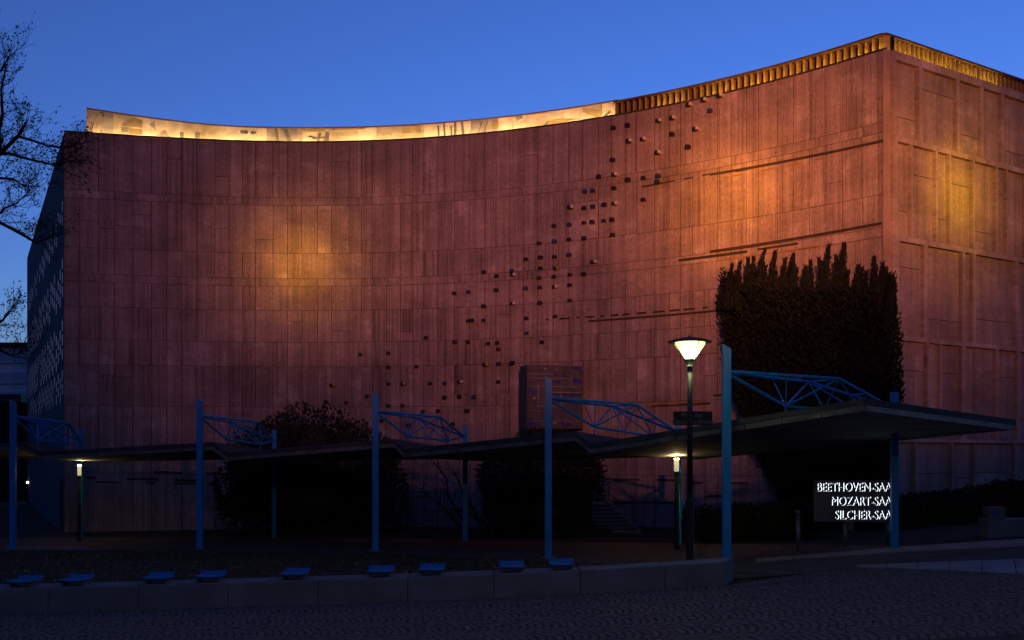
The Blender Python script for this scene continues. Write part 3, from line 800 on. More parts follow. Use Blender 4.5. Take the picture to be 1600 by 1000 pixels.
# roof plates: long gentle slope up to each ridge, then a short steep fold down
fr = [((-300-CX)/FPX*32.2, 32.2, .13), ((36-CX)/FPX*31.55, 31.55, .43), ((62-CX)/FPX*31.5, 31.5, .13), ((332-CX)/FPX*30.75, 30.75, .41), ((355-CX)/FPX*30.6, 30.6, .09),
      ((614-CX)/FPX*29.0, 29.0, .48), ((632-CX)/FPX*28.85, 28.85, .19), ((898-CX)/FPX*25.45, 25.45, .61), ((922-CX)/FPX*25.1, 25.1, .29), ((1350-CX)/FPX*19.3, 19.3, 1.085)]
rr = [(-25.5, 37.4, .04), (-15.2, 36.4, .11), (-14.6, 36.35, .02), (-8.0, 35.7, .11), (-7.4, 35.4, .03), (-1.2, 32.3, .14), (-.75, 31.95, .05), (4.7, 28.2, .20), (5.1, 27.85, .13), (11.2, 22.75, .80)]
def ext(a, b, t): return Vector((a[0]+(b[0]-a[0])*t, a[1]+(b[1]-a[1])*t, EYE+a[2]+(b[2]-a[2])*t))
for i in range(len(fr)-1):
    a, b, c, d = ext(fr[i], rr[i], 0), ext(fr[i+1], rr[i+1], 0), ext(fr[i+1], rr[i+1], 1), ext(fr[i], rr[i], 1)
    dz = Vector((0, 0, -.12)); 
    mb = MB(); mb.hexa([a+dz, b+dz, c+dz, d+dz], [a, b, c, d]); mb.build('roof_plate', M['canopy_roof'], can)
    ins = .05
    a2, b2, c2, d2 = ext(fr[i], rr[i], .02), ext(fr[i+1], rr[i+1], .02), ext(fr[i+1], rr[i+1], .985), ext(fr[i], rr[i], .985)
    z1, z2 = Vector((0, 0, -.123)), Vector((0, 0, -.235))
    # soffit boards run front to back
    k = max(1, round((b2-a2).length/.95))
    for j in range(k):
        t0, t1 = j/k+.0015, (j+1)/k-.0015
        p = [a2.lerp(b2, t0), a2.lerp(b2, t1), d2.lerp(c2, t1), d2.lerp(c2, t0)]
        mb = MB(); mb.hexa([x+z2 for x in p], [x+z1 for x in p]); mb.build('soffit_board', M['soffit'], can)
        # fascia board on the front edge
        q0, q1 = a.lerp(b, t0), a.lerp(b, t1); bk = (d-a).normalized()*.035
        mb = MB(); f0 = bk*.5; mb.hexa([q0+f0+z2+Vector((0,0,-.006)), q1+f0+z2+Vector((0,0,-.006)), q1+f0+bk+z2+Vector((0,0,-.006)), q0+f0+bk+z2+Vector((0,0,-.006))], [q0+f0+z1, q1+f0+z1, q1+f0+bk+z1, q0+f0+bk+z1])
        mb.build('fascia_board', M['fascia'], can)
# end fascia on the right
a, d = ext(fr[-1], rr[-1], 0), ext(fr[-1], rr[-1], 1); k = 6
for j in range(k):
    q0, q1 = a.lerp(d, j/k+.002), a.lerp(d, (j+1)/k-.002); ou = Vector(((d-a).y, -(d-a).x, 0)).normalized()
    mb = MB(); z1, z2 = Vector((0,0,-.124)), Vector((0,0,-.242))
    mb.hexa([q0-ou*.02+z2, q0-ou*.045+z2, q1-ou*.045+z2, q1-ou*.02+z2][::-1], [q0-ou*.02+z1, q0-ou*.045+z1, q1-ou*.045+z1, q1-ou*.02+z1][::-1]); mb.build('fascia_board', M['fascia'], can)

# lamps under the canopy
def tube_post(px, D, r0, r1, label):
    x = (px-CX)/FPX*D; g = gz(x, D)
    r = thing('tube_lamp_post', (x, D, g), label, 'lamp', 'tube lamps under the canopy')
    mb = MB(); mb.tube([(x, D, g-.05), (x, D, g+1.2), (x, D, EYE+r0-.02)], [.065, .06, .05], 10); mb.build('pole', M['pole_dark'], r, smooth=True)
    mb = MB(); mb.lathe((x, D, EYE+r0-.04), [(.07, 0), (.075, .03), (.075, .05)], 12); mb.build('collar', M['pole_dark'], r)
    mb = MB(); mb.lathe((x, D, EYE+r0+.012), [(.05, 0), (.062, .02), (.062, r1-r0-.03), (.05, r1-r0-.01)], 12); mb.build('lamp_tube', M['tube_lamp'], r, smooth=True)
    mb = MB(); mb.lathe((x, D, EYE+r1+.004), [(.06, 0), (.06, .012)], 12); mb.build('uplight', M['uplight'], r)
tube_post(124, 34.4, -.68, -.33, 'lit tube lamp on dark pole under canopy at far left')
tube_post(1057, 26.4, -.42, -.09, 'lit tube lamp on pole under canopy beside the street lamp')

# ================================================================== STREET LAMP and its sign
D = 19.6; lx = (1078-CX)/FPX*D; g = gz(lx, D)
lp = thing('street_lamp', (lx, D, g), 'lit black street lamp with inverted cone glass and wide hat', 'lamp')
mb = MB(); mb.lathe((lx, D, g-.1), [(.078, 0), (.078, 1.55), (.085, 1.56), (.085, 1.6), (.06, 1.62), (.052, 1.75)], 16); mb.build('pole_sleeve', M['lamp_black'], lp, smooth=False)
zt = P(1078, 565, D).z
mb = MB(); mb.tube([(lx, D, g+1.5), (lx, D, zt)], .052, 14); mb.build('pole', M['lamp_black'], lp, smooth=True)
mb = MB(); mb.lathe((lx, D, zt-.03), [(.055, -.06), (.07, -.02), (.115, .05), (.12, .07)], 20); mb.build('glass_cup', M['lamp_black'], lp, smooth=True)
mb = MB(); zg = P(1078, 561, D).z; zh = P(1078, 535.5, D).z
mb.lathe((lx, D, zg), [(.09, 0), (.15, (zh-zg)*.25), (.225, (zh-zg)*.6), (.285, (zh-zg)*.88), (.29, zh-zg)], 24); mb.build('lamp_glass', M['lamp_glass'], lp, smooth=True)
mb = MB(); mb.lathe((lx, D, zg+.02), [(.05, 0), (.10, .06), (.165, .17), (.15, .24), (.06, .27)], 20); mb.build('bulb', M['lamp_bulb'], lp, smooth=True)
mb = MB(); mb.lathe((lx, D, zh), [(.32, .002), (.41, .0), (.42, .02), (.33, .055), (.18, .09), (.05, .11), (.02, .13)], 28); mb.build('lamp_hat', M['lamp_black'], lp, smooth=True)
ll = bpy.data.lights.new('street_lamp_light', 'POINT'); ll.energy = 24; ll.color = (.95, 1, .42); ll.shadow_soft_size = .12
lo_ = bpy.data.objects.new('street_lamp_light', ll); link(lo_, lp); lo_.location = (lx, D, zg-.22)
for k in range(4):
    a = R(20+90*k); mb = MB(); mb.tube([(lx+.125*math.cos(a), D+.125*math.sin(a), zg), (lx+.345*math.cos(a), D+.345*math.sin(a), zh+.005)], .008, 5); mb.build('glass_bar', M['lamp_black'], lp)

def text_mesh(name, body, height, depth, m, parent, origin, ux, uz, align='CENTER', spacing=1.0, squeeze=1.0, bold=0.0):
    cu = bpy.data.curves.new('letters', 'FONT'); cu.body = body; cu.size = 1; cu.align_x = align; cu.extrude = 0; cu.offset = bold; cu.space_character = spacing
    to = bpy.data.objects.new('letters', cu); col.objects.link(to)
    dg = bpy.context.evaluated_depsgraph_get(); dg.update()
    me = bpy.data.meshes.new_from_object(to.evaluated_get(dg)); bpy.data.objects.remove(to)
    ux = Vector(ux); uz = Vector(uz); un = ux.cross(uz).normalized()       # out of the sign, towards the viewer
    mb = MB(); sc = height/.70; n0 = len(me.vertices)
    for v in me.vertices: mb.v.append(Vector(origin) + ux*v.co.x*sc*squeeze + uz*v.co.y*sc + un*depth)
    for p in me.polygons: mb.f.append(tuple(p.vertices))
    if depth > .02:
        for v in me.vertices: mb.v.append(Vector(origin) + ux*v.co.x*sc*squeeze + uz*v.co.y*sc + un*(depth-.03))
        edges = {}
        for p in me.polygons:
            vs_ = list(p.vertices)
            for a, b in zip(vs_, vs_[1:]+vs_[:1]): edges[(min(a,b),max(a,b))] = edges.get((min(a,b),max(a,b)), 0)+1
        for (a, b), c in edges.items():
            if c == 1: mb.f.append((a, b, b+n0, a+n0))
    return mb.build(name, m, parent)
sd = D + .09
sg = thing('street_name_sign', tuple(P(1082.5, 664, sd)), 'small dark street name sign fixed to the lamp pole', 'sign')
c = P(1082.5, 653.5, sd); mb = MB(); mb.box(c, 61/FPX*sd, .02, 21.5/FPX*sd); pn = mb.build('sign_plate', M['sign_navy'], sg)
text_mesh('lettering', 'Platz der', .082, .014, M['sign_text'], sg, c+Vector((-.02, 0, .025)), (1,0,0), (0,0,1))
text_mesh('lettering', 'Deutschen Einheit', .082, .014, M['sign_text'], sg, c+Vector((0, 0, -.105)), (1,0,0), (0,0,1), squeeze=.93)
mb = MB(); mb.box(c+Vector((-.05, -.045, 0)), .14, .075, .04); mb.build('bracket', M['lamp_black'], sg)

# ================================================================== LIT SIGN
D = 24.2
hs = thing('hall_sign', tuple(G(1322, 852)), 'dark sign panel with three lines of glowing white letters', 'sign')
pa, pb = P(1272, 750, D), P(1399, 815, D); c = (pa+pb)/2; wv, hv = pb.x-pa.x, pa.z-pb.z
mb = MB(); mb.box(c, wv, .07, hv); mb.build('sign_panel', M['sign_panel'], hs)
for body, yb in (('BEETHOVEN-SAAL', 767.5), ('MOZART-SAAL', 789.5), ('SILCHER-SAAL', 811)):
    o = P(1399.5, yb, D); o.y = c.y-.036
    text_mesh('glowing_letters', body, .205, .004, M['letter_glow'], hs, o, (1,0,0), (0,0,1), 'RIGHT', 1.0, .78, .0)
    o2 = o + Vector((-.022, 0, .004))
    text_mesh('letters', body, .205, .032, M['letter_dark'], hs, o2, (1,0,0), (0,0,1), 'RIGHT', 1.0, .78, 0)
for px in (1322, 1388):
    x = (px-CX)/FPX*D; g = gz(x, D); mb = MB(); mb.tube([(x, D+.06, g-.05), (x, D+.06, pb.z+.1)], .045, 10); mb.build('pole', M['steel'], hs, smooth=True)
x = (1331-CX)/FPX*D; mb = MB(); mb.box((x, D+.05, P(0, 822, D).z), .11, .08, .2); mb.build('junction_box', M['box_grey'], hs)
b = G(1247, 863); bo = thing('bollard', tuple(b), 'slim grey bollard left of the lit sign', 'bollard'); h = 66/FPX*b.y
mb = MB(); mb.tube([b-Vector((0,0,.05)), b+Vector((0,0,h-.1))], .045, 12); mb.build('post', M['steel'], bo, smooth=True)
mb = MB(); mb.lathe(b+Vector((0,0,h-.1)), [(.045, .002), (.06, .005), (.06, .08), (.04, .1)], 14); mb.build('cap', M['steel'], bo, smooth=True)
# stone block with a small box at the far right
b = G(1543, 841); be = thing('stone_bench', tuple(b), 'long low stone block at the far right', 'bench')
mb = MB(); z = b.z; zt = P(0, 812, b.y).z; mb.hexa([(b.x, b.y, z-.1), (b.x+5, b.y+.6, z-.1), (b.x+5, b.y+1.2, z-.1), (b.x+.1, b.y+.7, z-.1)], [(b.x, b.y, zt), (b.x+5, b.y+.6, zt), (b.x+5, b.y+1.2, zt), (b.x+.1, b.y+.7, zt)]); mb.build('block', M['wall_stone'], be)
bx = thing('meter_box', (b.x+.45, b.y+.35, zt), 'small grey box with glass front standing on the stone block', 'box')
mb = MB(); mb.box((b.x+.32, b.y+.35, zt+.15), .4, .3, .28); mb.build('case', M['box_grey'], bx)
mb = MB(); mb.box((b.x+.28, b.y+.197, zt+.15), .16, .012, .15); mb.build('front_glass', M['screen'], bx)

# ================================================================== STEPS by the wall
b = G(985, 846)
stp = thing('outside_steps', (b.x, b.y+3, gz(b.x, b.y+3)), 'flight of stone steps beside the wall behind the bushes', 'steps')
Ds = 33.5
for i in range(10):
    x1 = P(1014-i*6.2, 0, Ds).x; x0 = P(925, 0, Ds).x; z1 = P(0, 841-i*6.2, Ds).z
    mb = MB(); mb.hexa([(x0, Ds, z1-.09), (x1, Ds, z1-.09), (x1, Ds+1.6, z1-.09), (x0, Ds+1.6, z1-.09)], [(x0, Ds, z1), (x1+.02, Ds, z1), (x1+.02, Ds+1.6, z1), (x0, Ds+1.6, z1)]); mb.build('step', M['step_stone'], stp)
mb = MB(); x0 = P(925, 0, Ds).x; mb.hexa([(x0, Ds+.1, P(0,846,Ds).z-.3), (P(1008,0,Ds).x, Ds+.1, P(0,846,Ds).z-.3), (P(1008,0,Ds).x, Ds+1.5, P(0,846,Ds).z-.3), (x0, Ds+1.5, P(0,846,Ds).z-.3)], [(x0, Ds+.1, P(0,788,Ds).z), (P(950,0,Ds).x, Ds+.1, P(0,788,Ds).z), (P(950,0,Ds).x, Ds+1.5, P(0,788,Ds).z), (x0, Ds+1.5, P(0,788,Ds).z)]); mb.build('stair_core', M['soil'], stp)
for dy, a, b_ in ((0, (928, 769), (960, 797)), (1.5, (958, 752), (1015, 797))):
    p, q = P(*a, Ds), P(*b_, Ds); p.y += dy; q.y += dy; mb = MB(); mb.tube([p, q, q+Vector((0,0,-.9))], .025, 6); mb.build('handrail', M['steel'], stp)
    mb = MB(); mb.tube([p, p+Vector((0,0,-.9))], .02, 6); mb.build('handrail_post', M['steel'], stp)

# ================================================================== PLANTS
def leafq(mb, p, d, wdt, rn):
    d = Vector(d); sd_ = d.cross(Vector((rn.gauss(0,1), rn.gauss(0,1), rn.gauss(0,1))))
    if sd_.length < 1e-4: return
    sd_.normalize(); sd_ *= wdt/2
    n = len(mb.v); mb.v += [p, p+d*.5+sd_, p+d, p+d*.5-sd_]; mb.f.append((n, n+1, n+2, n+3))
def shell_bush(name, lobes, n, size, label, cat, matn, seed, up=.3, core=.72, group=None):
    """lobes: (centre, rx, ry, rz)"""
    rn = random.Random(seed); c0_ = lobes[0][0]
    r = thing(name, (c0_.x, c0_.y, gz(c0_.x, c0_.y)), label, cat, group)
    tot = sum(l[1]*l[3] for l in lobes); mb = MB(); core_mb = MB()
    for c, rx, ry, rz in lobes:
        bumps = [(Vector((rn.gauss(0,1), rn.gauss(0,1), rn.gauss(0,1))).normalized(), rn.uniform(.08, .40)) for _ in range(34)]
        def rad(d): return 1 + max([0]+[h*max(0, (d.dot(b)-.78)/.22) for b, h in bumps]) - .06
        for _ in range(int(n*rx*rz/tot)):
            d = Vector((rn.gauss(0,1), rn.gauss(0,1), rn.gauss(0,1))).normalized()
            k = rad(d)*(1-abs(rn.gauss(0, .15))); p = Vector((c.x+d.x*rx*k, c.y+d.y*ry*k, c.z+d.z*rz*k))
            if p.z < gz(p.x, p.y)+.03: continue
            dr = (d*.8 + Vector((rn.gauss(0,.5), rn.gauss(0,.5), rn.gauss(0,.5)+up))).normalized()*size*rn.uniform(.6, 1.3)
            leafq(mb, p, dr, size*.5, rn)
        b0 = len(core_mb.v); nu, nv = 14, 9
        for i in range(nv+1):
            for j in range(nu):
                th, ph = math.pi*i/nv, 2*math.pi*j/nu; d = Vector((math.sin(th)*math.cos(ph), math.sin(th)*math.sin(ph), math.cos(th))); k = core*rn.uniform(.9, 1.02)
                core_mb.v.append(Vector((c.x+d.x*rx*k, c.y+d.y*ry*k, max(c.z+d.z*rz*k, gz(c.x, c.y)-.1))))
        for i in range(nv):
            for j in range(nu): core_mb.f.append((b0+i*nu+j, b0+i*nu+(j+1) % nu, b0+(i+1)*nu+(j+1) % nu, b0+(i+1)*nu+j))
    mb.build('foliage', M[matn], r); core_mb.build('inner_branches', M[matn], r)
    return r
def lobe(px, py, rpx, rpy, D, ry=1.2): return (P(px, py, D), rpx/FPX*D, ry, rpy/FPX*D)
shell_bush('large_shrub', [lobe(490, 705, 62, 62, 37.5, 1.4), lobe(428, 735, 62, 72, 37.2, 1.3), lobe(560, 735, 55, 66, 37.6, 1.3), lobe(470, 785, 110, 55, 37, 1.6), lobe(590, 780, 42, 58, 37.2), lobe(385, 765, 40, 50, 37)], 16000, .17, 'largest rounded dark evergreen shrub left of the middle post', 'shrub', 'leaf_dark', 31)
shell_bush('round_shrub', [lobe(845, 755, 86, 72, 35.0, 1.3), lobe(800, 765, 45, 62, 34.6), lobe(893, 750, 40, 60, 34.8), lobe(850, 805, 80, 40, 34.4)], 11000, .16, 'dark rounded evergreen shrub below the relief board', 'shrub', 'leaf_dark', 32)
shell_bush('low_ground_plant', [lobe(905, 835, 45, 16, 33, .6), lobe(870, 838, 40, 12, 32.6, .5)], 1500, .14, 'low leafy plant at the foot of the steps', 'plant', 'leaf_hedge', 37)
def hedge(name, a, b, dp, h0, h1, n, label, seed):
    rn = random.Random(seed); a, b = Vector((*a, 0)), Vector((*b, 0)); t = (b-a).normalized(); nn = Vector((-t.y, t.x, 0)); Lh = (b-a).length
    r = thing(name, ((a.x+b.x)/2, (a.y+b.y)/2, gz((a.x+b.x)/2, (a.y+b.y)/2)), label, 'hedge'); mb = MB(); cm = MB()
    def pt(u, v, w_):
        p = a + t*Lh*u + nn*dp*v; g = gz(p.x, p.y); return Vector((p.x, p.y, g + (h0+(h1-h0)*u)*w_))
    for _ in range(n):
        f = rn.random(); u = rn.random(); ripple = 1+.05*math.sin(u*Lh*2.1+seed)+.04*math.sin(u*Lh*5.3)
        if f < .5: p = pt(u, rn.gauss(0, .05), rn.random()*ripple)
        elif f < .85: p = pt(u, rn.random(), ripple+rn.gauss(0, .05))
        else: p = pt(rn.choice([0, 1])+rn.gauss(0, .01), rn.random(), rn.random())
        leafq(mb, p, Vector((rn.gauss(0,.6), rn.gauss(0,.6), rn.gauss(.3,.5))).normalized()*.12, .06, rn)
    mb.build('foliage', M['leaf_hedge'], r)
    k = 10
    for i in range(k+1):
        u = i/k; cm.v += [pt(u, .05, -.05), pt(u, .05, .93), pt(u, .95, .93), pt(u, .95, -.05)]
    for i in range(k):
        for j in range(3): q = i*4+j; cm.f.append((q, q+4, q+5, q+1))
    cm.f.append((0,1,2,3)); cm.f.append((k*4+3,k*4+2,k*4+1,k*4)); cm.build('inner_branches', M['leaf_hedge'], r)
hedge('clipped_hedge', (P(1066,0,29).x, 29.0), (P(1262,0,27).x, 27.0), 1.0, .85, .85, 7000, 'low clipped hedge behind the street lamp pole', 3)
hedge('clipped_hedge', (P(1400,0,28.6).x, 28.6), (P(1640,0,31.5).x, 31.5), 1.0, .72, 1.05, 9000, 'long low hedge along the foot of the panelled right wall', 4)

def climber():
    rn = random.Random(41)
    b = W(SL-2); r = thing('tall_climbing_shrub', (b.x, b.y-1, gz(b.x, b.y-1)), 'tall dark evergreen with spiky upright shoots at the building corner', 'shrub')
    mb = MB(); cm = MB()
    topl = [(1130,478),(1140,455),(1165,448),(1200,446),(1235,452),(1262,462),(1290,456),(1318,452),(1340,462),(1370,460),(1392,480),(1408,540),(1412,600)]
    lef = [(430,1133),(480,1128),(540,1136),(620,1150),(700,1176),(760,1208),(830,1245)]
    rig = [(430,1388),(480,1391),(560,1399),(640,1402),(700,1392),(830,1388)]
    def sp(px, py, dep): 
        D0 = pl(px, [(1120, 33.6), (1200, 32.6), (1300, 30.9), (1390, 29.4), (1415, 29.3)]); return P(px, py, D0 + dep)
    def bulge(px, py):
        l, rr_ = pl(py, lef), pl(py, rig); q = (px-l)/(rr_-l); return .55-1.1*math.sqrt(max(0, 1-(2*q-1)**2)) + .24*math.sin(px*.105+py*.014) + .16*math.sin(px*.043-py*.031)
    # body: overlapping upright sprays
    for _ in range(1700):
        py = rn.uniform(435, 830); l, rr_ = pl(py, lef), pl(py, rig); px = rn.uniform(l+4, rr_-4)
        if py < pl(px, topl)+12: continue
        o = sp(px, py, bulge(px, py)+rn.uniform(-.45, .2)); Lh = min(rn.uniform(.6, 1.5), max(.2, (py-pl(px, topl)+6)/53)); lean = Vector((rn.gauss(0,.12), rn.gauss(-.12,.1), 1)).normalized()
        for k in range(16):
            t = k/16; p = o + lean*Lh*t; a = rn.random()*6.28; rd = .15*(1-t)+.03
            dr = Vector((math.cos(a)*.6, math.sin(a)*.6, .8)).normalized()*rn.uniform(.10, .20)
            leafq(mb, p+Vector((math.cos(a)*rd, math.sin(a)*rd, 0)), dr, .06, rn)
    for _ in range(1100):                   # ragged sides
        py = rn.uniform(445, 832); l, rr_ = pl(py, lef), pl(py, rig); px = (l+rn.uniform(-1, 14)) if rn.random() < .55 else (rr_+rn.uniform(-16, 3))
        o = sp(px, py, .3+rn.uniform(-.2, .2)); Lh = rn.uniform(.25, .7); lean = Vector((rn.gauss(0,.2), rn.gauss(-.1,.1), 1)).normalized()
        for k in range(12):
            t = k/12; p = o + lean*Lh*t; a = rn.random()*6.28; rd = .12*(1-t)+.02
            leafq(mb, p+Vector((math.cos(a)*rd, math.sin(a)*rd, 0)), Vector((math.cos(a)*.6, math.sin(a)*.6, .8)).normalized()*rn.uniform(.09, .18), .06, rn)
    # spires along the top
    spires = [(1140,440,418,9),(1150,440,414,8),(1164,430,406,11),(1178,432,404,9),(1191,430,393,12),(1205,430,398,11),(1222,434,410,10),(1238,436,398,12),(1252,446,422,9),(1266,446,408,9),(1280,440,404,10),(1297,440,384,14),(1309,440,400,11),(1322,440,380,14),(1333,446,420,9),(1348,448,420,10),(1359,446,408,12),(1372,448,416,10),(1385,455,420,11),(1394,470,436,8)]
    for _ in range(26): 
        px = rn.uniform(1136, 1394); t0 = pl(px, topl); spires.append((px, t0-12, t0-rn.uniform(22, 40), rn.uniform(5, 8)))
    for px, y0, y1, wp in spires:
        a0 = sp(px+rn.uniform(-4,2), y0+45, -.25+rn.uniform(-.3,.3)); a1 = sp(px+rn.uniform(-1,4), y1, -.1); a1.y = a0.y
        bend = Vector((rn.uniform(-.12, .12), 0, 0)); n_ = int((y0+45-y1)*9)
        for k in range(n_):
            t = rn.random()**1.15; p = a0.lerp(a1, t) + bend*4*t*(1-t); a = rn.random()*6.28; rd = wp/FPX*30*(1-t)*(1+.35*math.sin(t*23+px))+.008
            q = Vector((math.cos(a), math.sin(a)*.8, 0)); dr = (q*.5+Vector((0,0,1))).normalized()*rn.uniform(.10, .26)*(1-.35*t)
            leafq(mb, p+q*rd*rn.random(), dr, .038, rn)
        cm.tube([a0, a0.lerp(a1, .93)], [.04, .008], 5)
    mb.build('foliage', M['leaf_ivy'], r)
    # inner mass
    rows_, k = list(range(452, 850, 22)), 16
    for i, py in enumerate(rows_):
        l, rr_ = pl(py, lef)+rn.uniform(4, 14), pl(py, rig)-rn.uniform(2, 8)
        for j in range(k):
            px = l+(rr_-l)*j/(k-1); yy = max(py, pl(px, topl)+14); p = sp(px, yy, bulge(px, py)+.22+rn.uniform(-.05,.05)); cm.v.append(p)
    b0 = len(cm.v)-len(rows_)*k
    for i in range(len(rows_)-1):
        for j in range(k-1): cm.f.append((b0+i*k+j, b0+i*k+j+1, b0+(i+1)*k+j+1, b0+(i+1)*k+j))
    back = len(cm.v)
    for i in range(len(rows_)*k): v = cm.v[b0+i]; cm.v.append(v+Vector((0, .5, 0)))
    for i in range(len(rows_)-1):
        for j in range(k-1): cm.f.append((back+i*k+j+1, back+i*k+j, back+(i+1)*k+j, back+(i+1)*k+j+1))
    for j in range(k-1): cm.f.append((b0+j, back+j, back+j+1, b0+j+1))
    for i in range(len(rows_)-1):
        for j in (0, k-1): cm.f.append((b0+i*k+j, b0+(i+1)*k+j, back+(i+1)*k+j, back+i*k+j))
    cm.build('inner_branches', M['leaf_ivy'], r)
climber()

def grow(mb, lf, p, d, L_, r, lev, rn, spread=.5, lift=.15, leaf=.09, leaves=2):
    n = 4; pts_ = [p]; q = p; dd = d.normalized()
    for i in range(n):
        dd = (dd + Vector((rn.gauss(0,.2), rn.gauss(0,.2), rn.gauss(0,.2)+lift*.3))).normalized(); q = q + dd*L_/n; pts_.append(q)
    mb.tube(pts_, [r*(1-.6*i/n) for i in range(n+1)], 5 if lev > 1 else 3, cap=False)
    if lev == 0:
        if lf is not None:
            for _ in range(leaves):
                o = pts_[rn.choice([2, 3, 4])]
                leafq(lf, o, Vector((rn.gauss(0,1), rn.gauss(0,1), rn.gauss(-.1,1))).normalized()*leaf*rn.uniform(.6, 1.3), leaf*.55, rn)
        return
    for k in range(rn.choice([3, 4, 4])):
        i = rn.choice([1, 2, 3, 4, 4]); a = Vector((rn.gauss(0,1), rn.gauss(0,1), rn.gauss(0,1))).normalized()
        grow(mb, lf, pts_[i], (dd + a*spread*1.6).normalized(), L_*rn.uniform(.5, .75), r*.5, lev-1, rn, spread, lift, leaf, leaves)
def left_tree():
    rn = random.Random(52); D = 20.5
    base = Vector((-13.2, D, gz(-13.2, D)))
    r = thing('bare_tree', tuple(base), 'dark nearly bare tree reaching in from the left edge', 'tree')
    mb = MB(); lf = MB()
    def Q(px, py, dd=0): return P(px, py, D+dd)
    trunk = [base-Vector((0,0,.2)), base+Vector((.1,0,2)), base+Vector((.35,0,4.2)), base+Vector((.7,.1,6.2)), Q(-150, 120)]
    mb.tube(trunk, [.26, .22, .17, .11, .04], 10)
    limbs = [([trunk[2], Q(-90, 330), Q(-25, 262), Q(0, 240), Q(28, 213), Q(42, 190)], .085),
             ([Q(0, 240), Q(14, 240), Q(50, 250), Q(78, 256), Q(95, 257), Q(118, 250)], .035),
             ([Q(28, 213), Q(52, 220), Q(75, 228), Q(98, 231), Q(112, 228)], .03),
             ([Q(0, 240), Q(-2, 205), Q(4, 178), Q(2, 140), Q(10, 100)], .05),
             ([trunk[2], Q(-80, 400, .5), Q(-10, 343, .5), Q(20, 358, .4), Q(45, 372, .4), Q(56, 380, .4), Q(76, 372, .4)], .06),
             ([Q(-10, 343, .5), Q(8, 325, .4), Q(25, 318, .3), Q(45, 300, .3)], .03),
             ([trunk[1]+Vector((.1,0,1)), Q(-70, 560), Q(-20, 515), Q(5, 500), Q(14, 487)], .05),
             ([Q(-20, 515), Q(0, 548), Q(18, 556), Q(34, 550)], .03),
             ([trunk[3], Q(-90, 150), Q(-30, 130), Q(2, 110), Q(14, 88)], .05),
             ([trunk[2], Q(-60, 300, -.6), Q(0, 278, -.6), Q(22, 280, -.6), Q(40, 292, -.6)], .04),
             ([trunk[3], Q(-220, 200, 1), Q(-280, 120, 1)], .07), ([trunk[2], Q(-230, 330, -1), Q(-310, 260, -1)], .07), ([trunk[3], Q(-150, 160, -2), Q(-140, 60, -2)], .06)]
    for pts_, r0 in limbs:
        k = len(pts_); mb.tube(pts_, [r0*(1-.72*i/(k-1)) for i in range(k)], 6, cap=False)
        for i in range(2 if r0 > .045 else 1, k):
            for _ in range(5 if i < k-1 else 6):
                a = pts_[i-1].lerp(pts_[i], rn.random()); d = (pts_[i]-pts_[i-1]).normalized() + Vector((rn.gauss(.1,.6), rn.gauss(0,.7), rn.gauss(.25,.6)))
                grow(mb, lf, a, d, rn.uniform(.3, .55), .0085, 2, rn, .5, .3, .06, 1)
    mb.build('trunk', M['bark'], r); lf.build('crown', M['leaf_tree'], r)
left_tree()
def bare_shrub():
    rn = random.Random(61); D = 34.2; b = P(700, 846, D); b.z = gz(b.x, D)
    r = thing('bare_shrub', tuple(b), 'sprawling leafless shrub between the two dark evergreen shrubs', 'shrub'); mb = MB()
    for pts_ in ([(740,842),(712,815),(690,790),(670,775),(640,778)], [(745,842),(720,808),(700,775),(698,748),(682,728)], [(760,842),(742,800),(725,775),(715,748)], [(770,843),(752,812),(760,775),(750,745)], [(700,842),(680,828),(655,838),(640,832)], [(790,842),(760,820),(730,800),(705,795)]):
        q = [P(x, y, D+rn.uniform(-.3,.3)) for x, y in pts_]; mb.tube(q, [.05-.008*i for i in range(len(q))], 5, cap=False)
        for i in range(1, len(q)):
            for _ in range(3): grow(mb, None, q[i], (q[i]-q[i-1]).normalized()+Vector((rn.gauss(0,.6), rn.gauss(0,.6), rn.gauss(.2,.5))), rn.uniform(.4, .8), .014, 1, rn, .5, .2)
    mb.build('branches', M['bark'], r)
bare_shrub()
# lawn: short grass and fallen leaves
rn = random.Random(71); mb = MB(); lv = MB()
def in_lawn():
    while True:
        t = rn.random(); x = rn.uniform(-22, 5); yf = 18.25+(x+13.5)*.035; 
        for (a, b), (c, d) in zip(path_front, path_front[1:]):
            if a <= x <= c: yb = b+(d-b)*(x-a)/(c-a)
        y = yf + (yb-yf)*rn.random()
        if yb-yf > .3 and x < 4.2: return x, y
for _ in range(30000):
    x, y = in_lawn(); z = gz(x, y)+.018; h = rn.uniform(.03, .08); a = rn.random()*6.28; dx, dy = math.cos(a)*.012, math.sin(a)*.012
    mb.tri((x-dx, y-dy, z), (x+dx, y+dy, z), (x+rn.gauss(0,.03), y+rn.gauss(0,.03), z+h))
tag(mb.build('grass', M['grass']), 'short dark grass behind the low wall', 'grass', kind='stuff')
for _ in range(2200):
    x, y = in_lawn(); z = gz(x, y)+.05; a = rn.random()*6.28; s_ = rn.uniform(.025, .055)
    u = Vector((math.cos(a), math.sin(a), rn.gauss(0,.3)))*s_; v = Vector((-math.sin(a), math.cos(a), rn.gauss(0,.3)))*s_*.6; c = Vector((x, y, z)); lv.quad(c-u, c+v, c+u, c-v)
tag(lv.build('fallen_leaves', M['dry_leaf']), 'dry fallen leaves scattered over the lawn', 'leaves', kind='stuff')
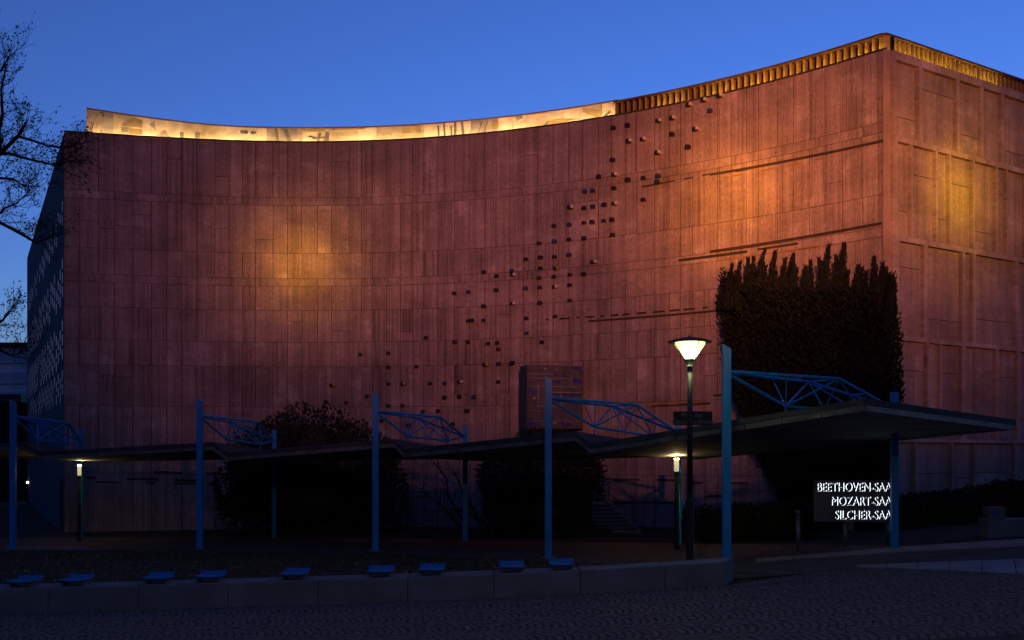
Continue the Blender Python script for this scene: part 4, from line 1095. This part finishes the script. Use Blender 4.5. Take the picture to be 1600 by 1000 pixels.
# kerb line along the path on the left
kb = thing('path_kerb', (-13.5, 30.6, gz(-13.5, 30.6)), 'pale stone kerb edging the lawn at far left', 'kerb')
a, b = G(8, 859), G(138, 859.5); k = 3
for i in range(k):
    p, q = a.lerp(b, i/k+.005), a.lerp(b, (i+1)/k-.005); mb = MB()
    mb.hexa([p, q, q+Vector((0,.14,0)), p+Vector((0,.14,0))], [v+Vector((0,0,.09)) for v in (p, q, q+Vector((0,.14,0)), p+Vector((0,.14,0)))]); mb.build('kerb_stone', M['paving_pale'], kb)

# ================================================================== FAR LEFT
D = 120.0
fb = thing('office_block', tuple(P(-20, 760, D)), 'pale distant office block with window bands at far left', 'building')
x0, x1 = P(-160, 0, D).x, P(90, 0, D).x; zt = P(0, 542, D).z
mb = MB(); mb.hexa([(x0, D, -2), (x1, D, -2), (x1, D+15, -2), (x0, D+15, -2)], [(x0, D, zt), (x1, D, zt), (x1, D+15, zt), (x0, D+15, zt)]); mb.build('wall', M['far_wall'], fb)
mb = MB(); mb.box(((x0+x1)/2, D+7, zt+.25), x1-x0+.6, 15, .45); mb.build('roof', M['far_dark'], fb)
for y0, y1 in ((551, 565), (582, 597), (612, 628)):
    for i in range(18):
        px = -155+i*14; a, b = P(px, y0, D-.02), P(px+12.6, y1, D-.02); mb = MB(); mb.box(((a.x+b.x)/2, D, (a.z+b.z)/2), b.x-a.x, .12, a.z-b.z); wo = mb.build('window', M['far_glass'], fb)
        mb = MB(); mb.box(((a.x+b.x)/2, D-.02, b.z-.1), b.x-a.x+.2, .3, .14); mb.build('sill', M['far_wall'], wo)
D = 67.0
pv = thing('dark_pavilion', tuple(P(0, 786, D)), 'low dark glazed pavilion behind the leftmost blue post', 'building')
x0, x1 = P(-260, 0, D).x, P(44, 0, D).x; zt = P(0, 617, D).z; z0 = gz(x1, D)
mb = MB(); mb.hexa([(x0, D, z0-.5), (x1, D, z0-.5), (x1, D+8, z0-.5), (x0, D+8, z0-.5)], [(x0, D, zt-.5), (x1, D, zt-.5), (x1, D+8, zt-.5), (x0, D+8, zt-.5)]); mb.build('wall', M['pavilion'], pv)
mb = MB(); mb.box(((x0+x1)/2-.1, D+3.7, zt-.25), x1-x0, 9, .5); mb.build('roof_slab', M['far_dark'], pv)
for i in range(12):
    for z_a, z_b in ((z0+.3, z0+2.6), (z0+3.0, zt-.8)):
        xa = x1-.4-i*1.05; mb = MB(); mb.box((xa-.45, D-.03, (z_a+z_b)/2), .92, .08, z_b-z_a); mb.build('window', M['dark_glass'], pv)
pl_ = P(43, 754, 62); wl = thing('small_wall_lamp', tuple(pl_), 'tiny white lamp glowing beside the dark pavilion', 'lamp')
mb = MB(); mb.lathe(pl_, [(.03, -.06), (.06, -.03), (.06, .03), (.03, .06)], 10); mb.build('bulb', M['white_point'], wl)
mb = MB(); mb.tube([pl_+Vector((0,.0,-.07)), Vector((pl_.x, pl_.y, gz(pl_.x, pl_.y)))], .03, 6); mb.build('pole', M['pole_dark'], wl)
# door in the side wall
mb = MB(); mb.hexa([Sd(.5, -2.9, .03), Sd(.5, -2.9, -.02), Sd(1.7, -2.9, -.02), Sd(1.7, -2.9, .03)], [Sd(.5, -.9, .03), Sd(.5, -.9, -.02), Sd(1.7, -.9, -.02), Sd(1.7, -.9, .03)]); dr = mb.build('door', M['dark_glass'], hall)

scene.render.engine = 'CYCLES'
scene.render.resolution_x, scene.render.resolution_y = 1024, 640
scene.cycles.use_denoising = True
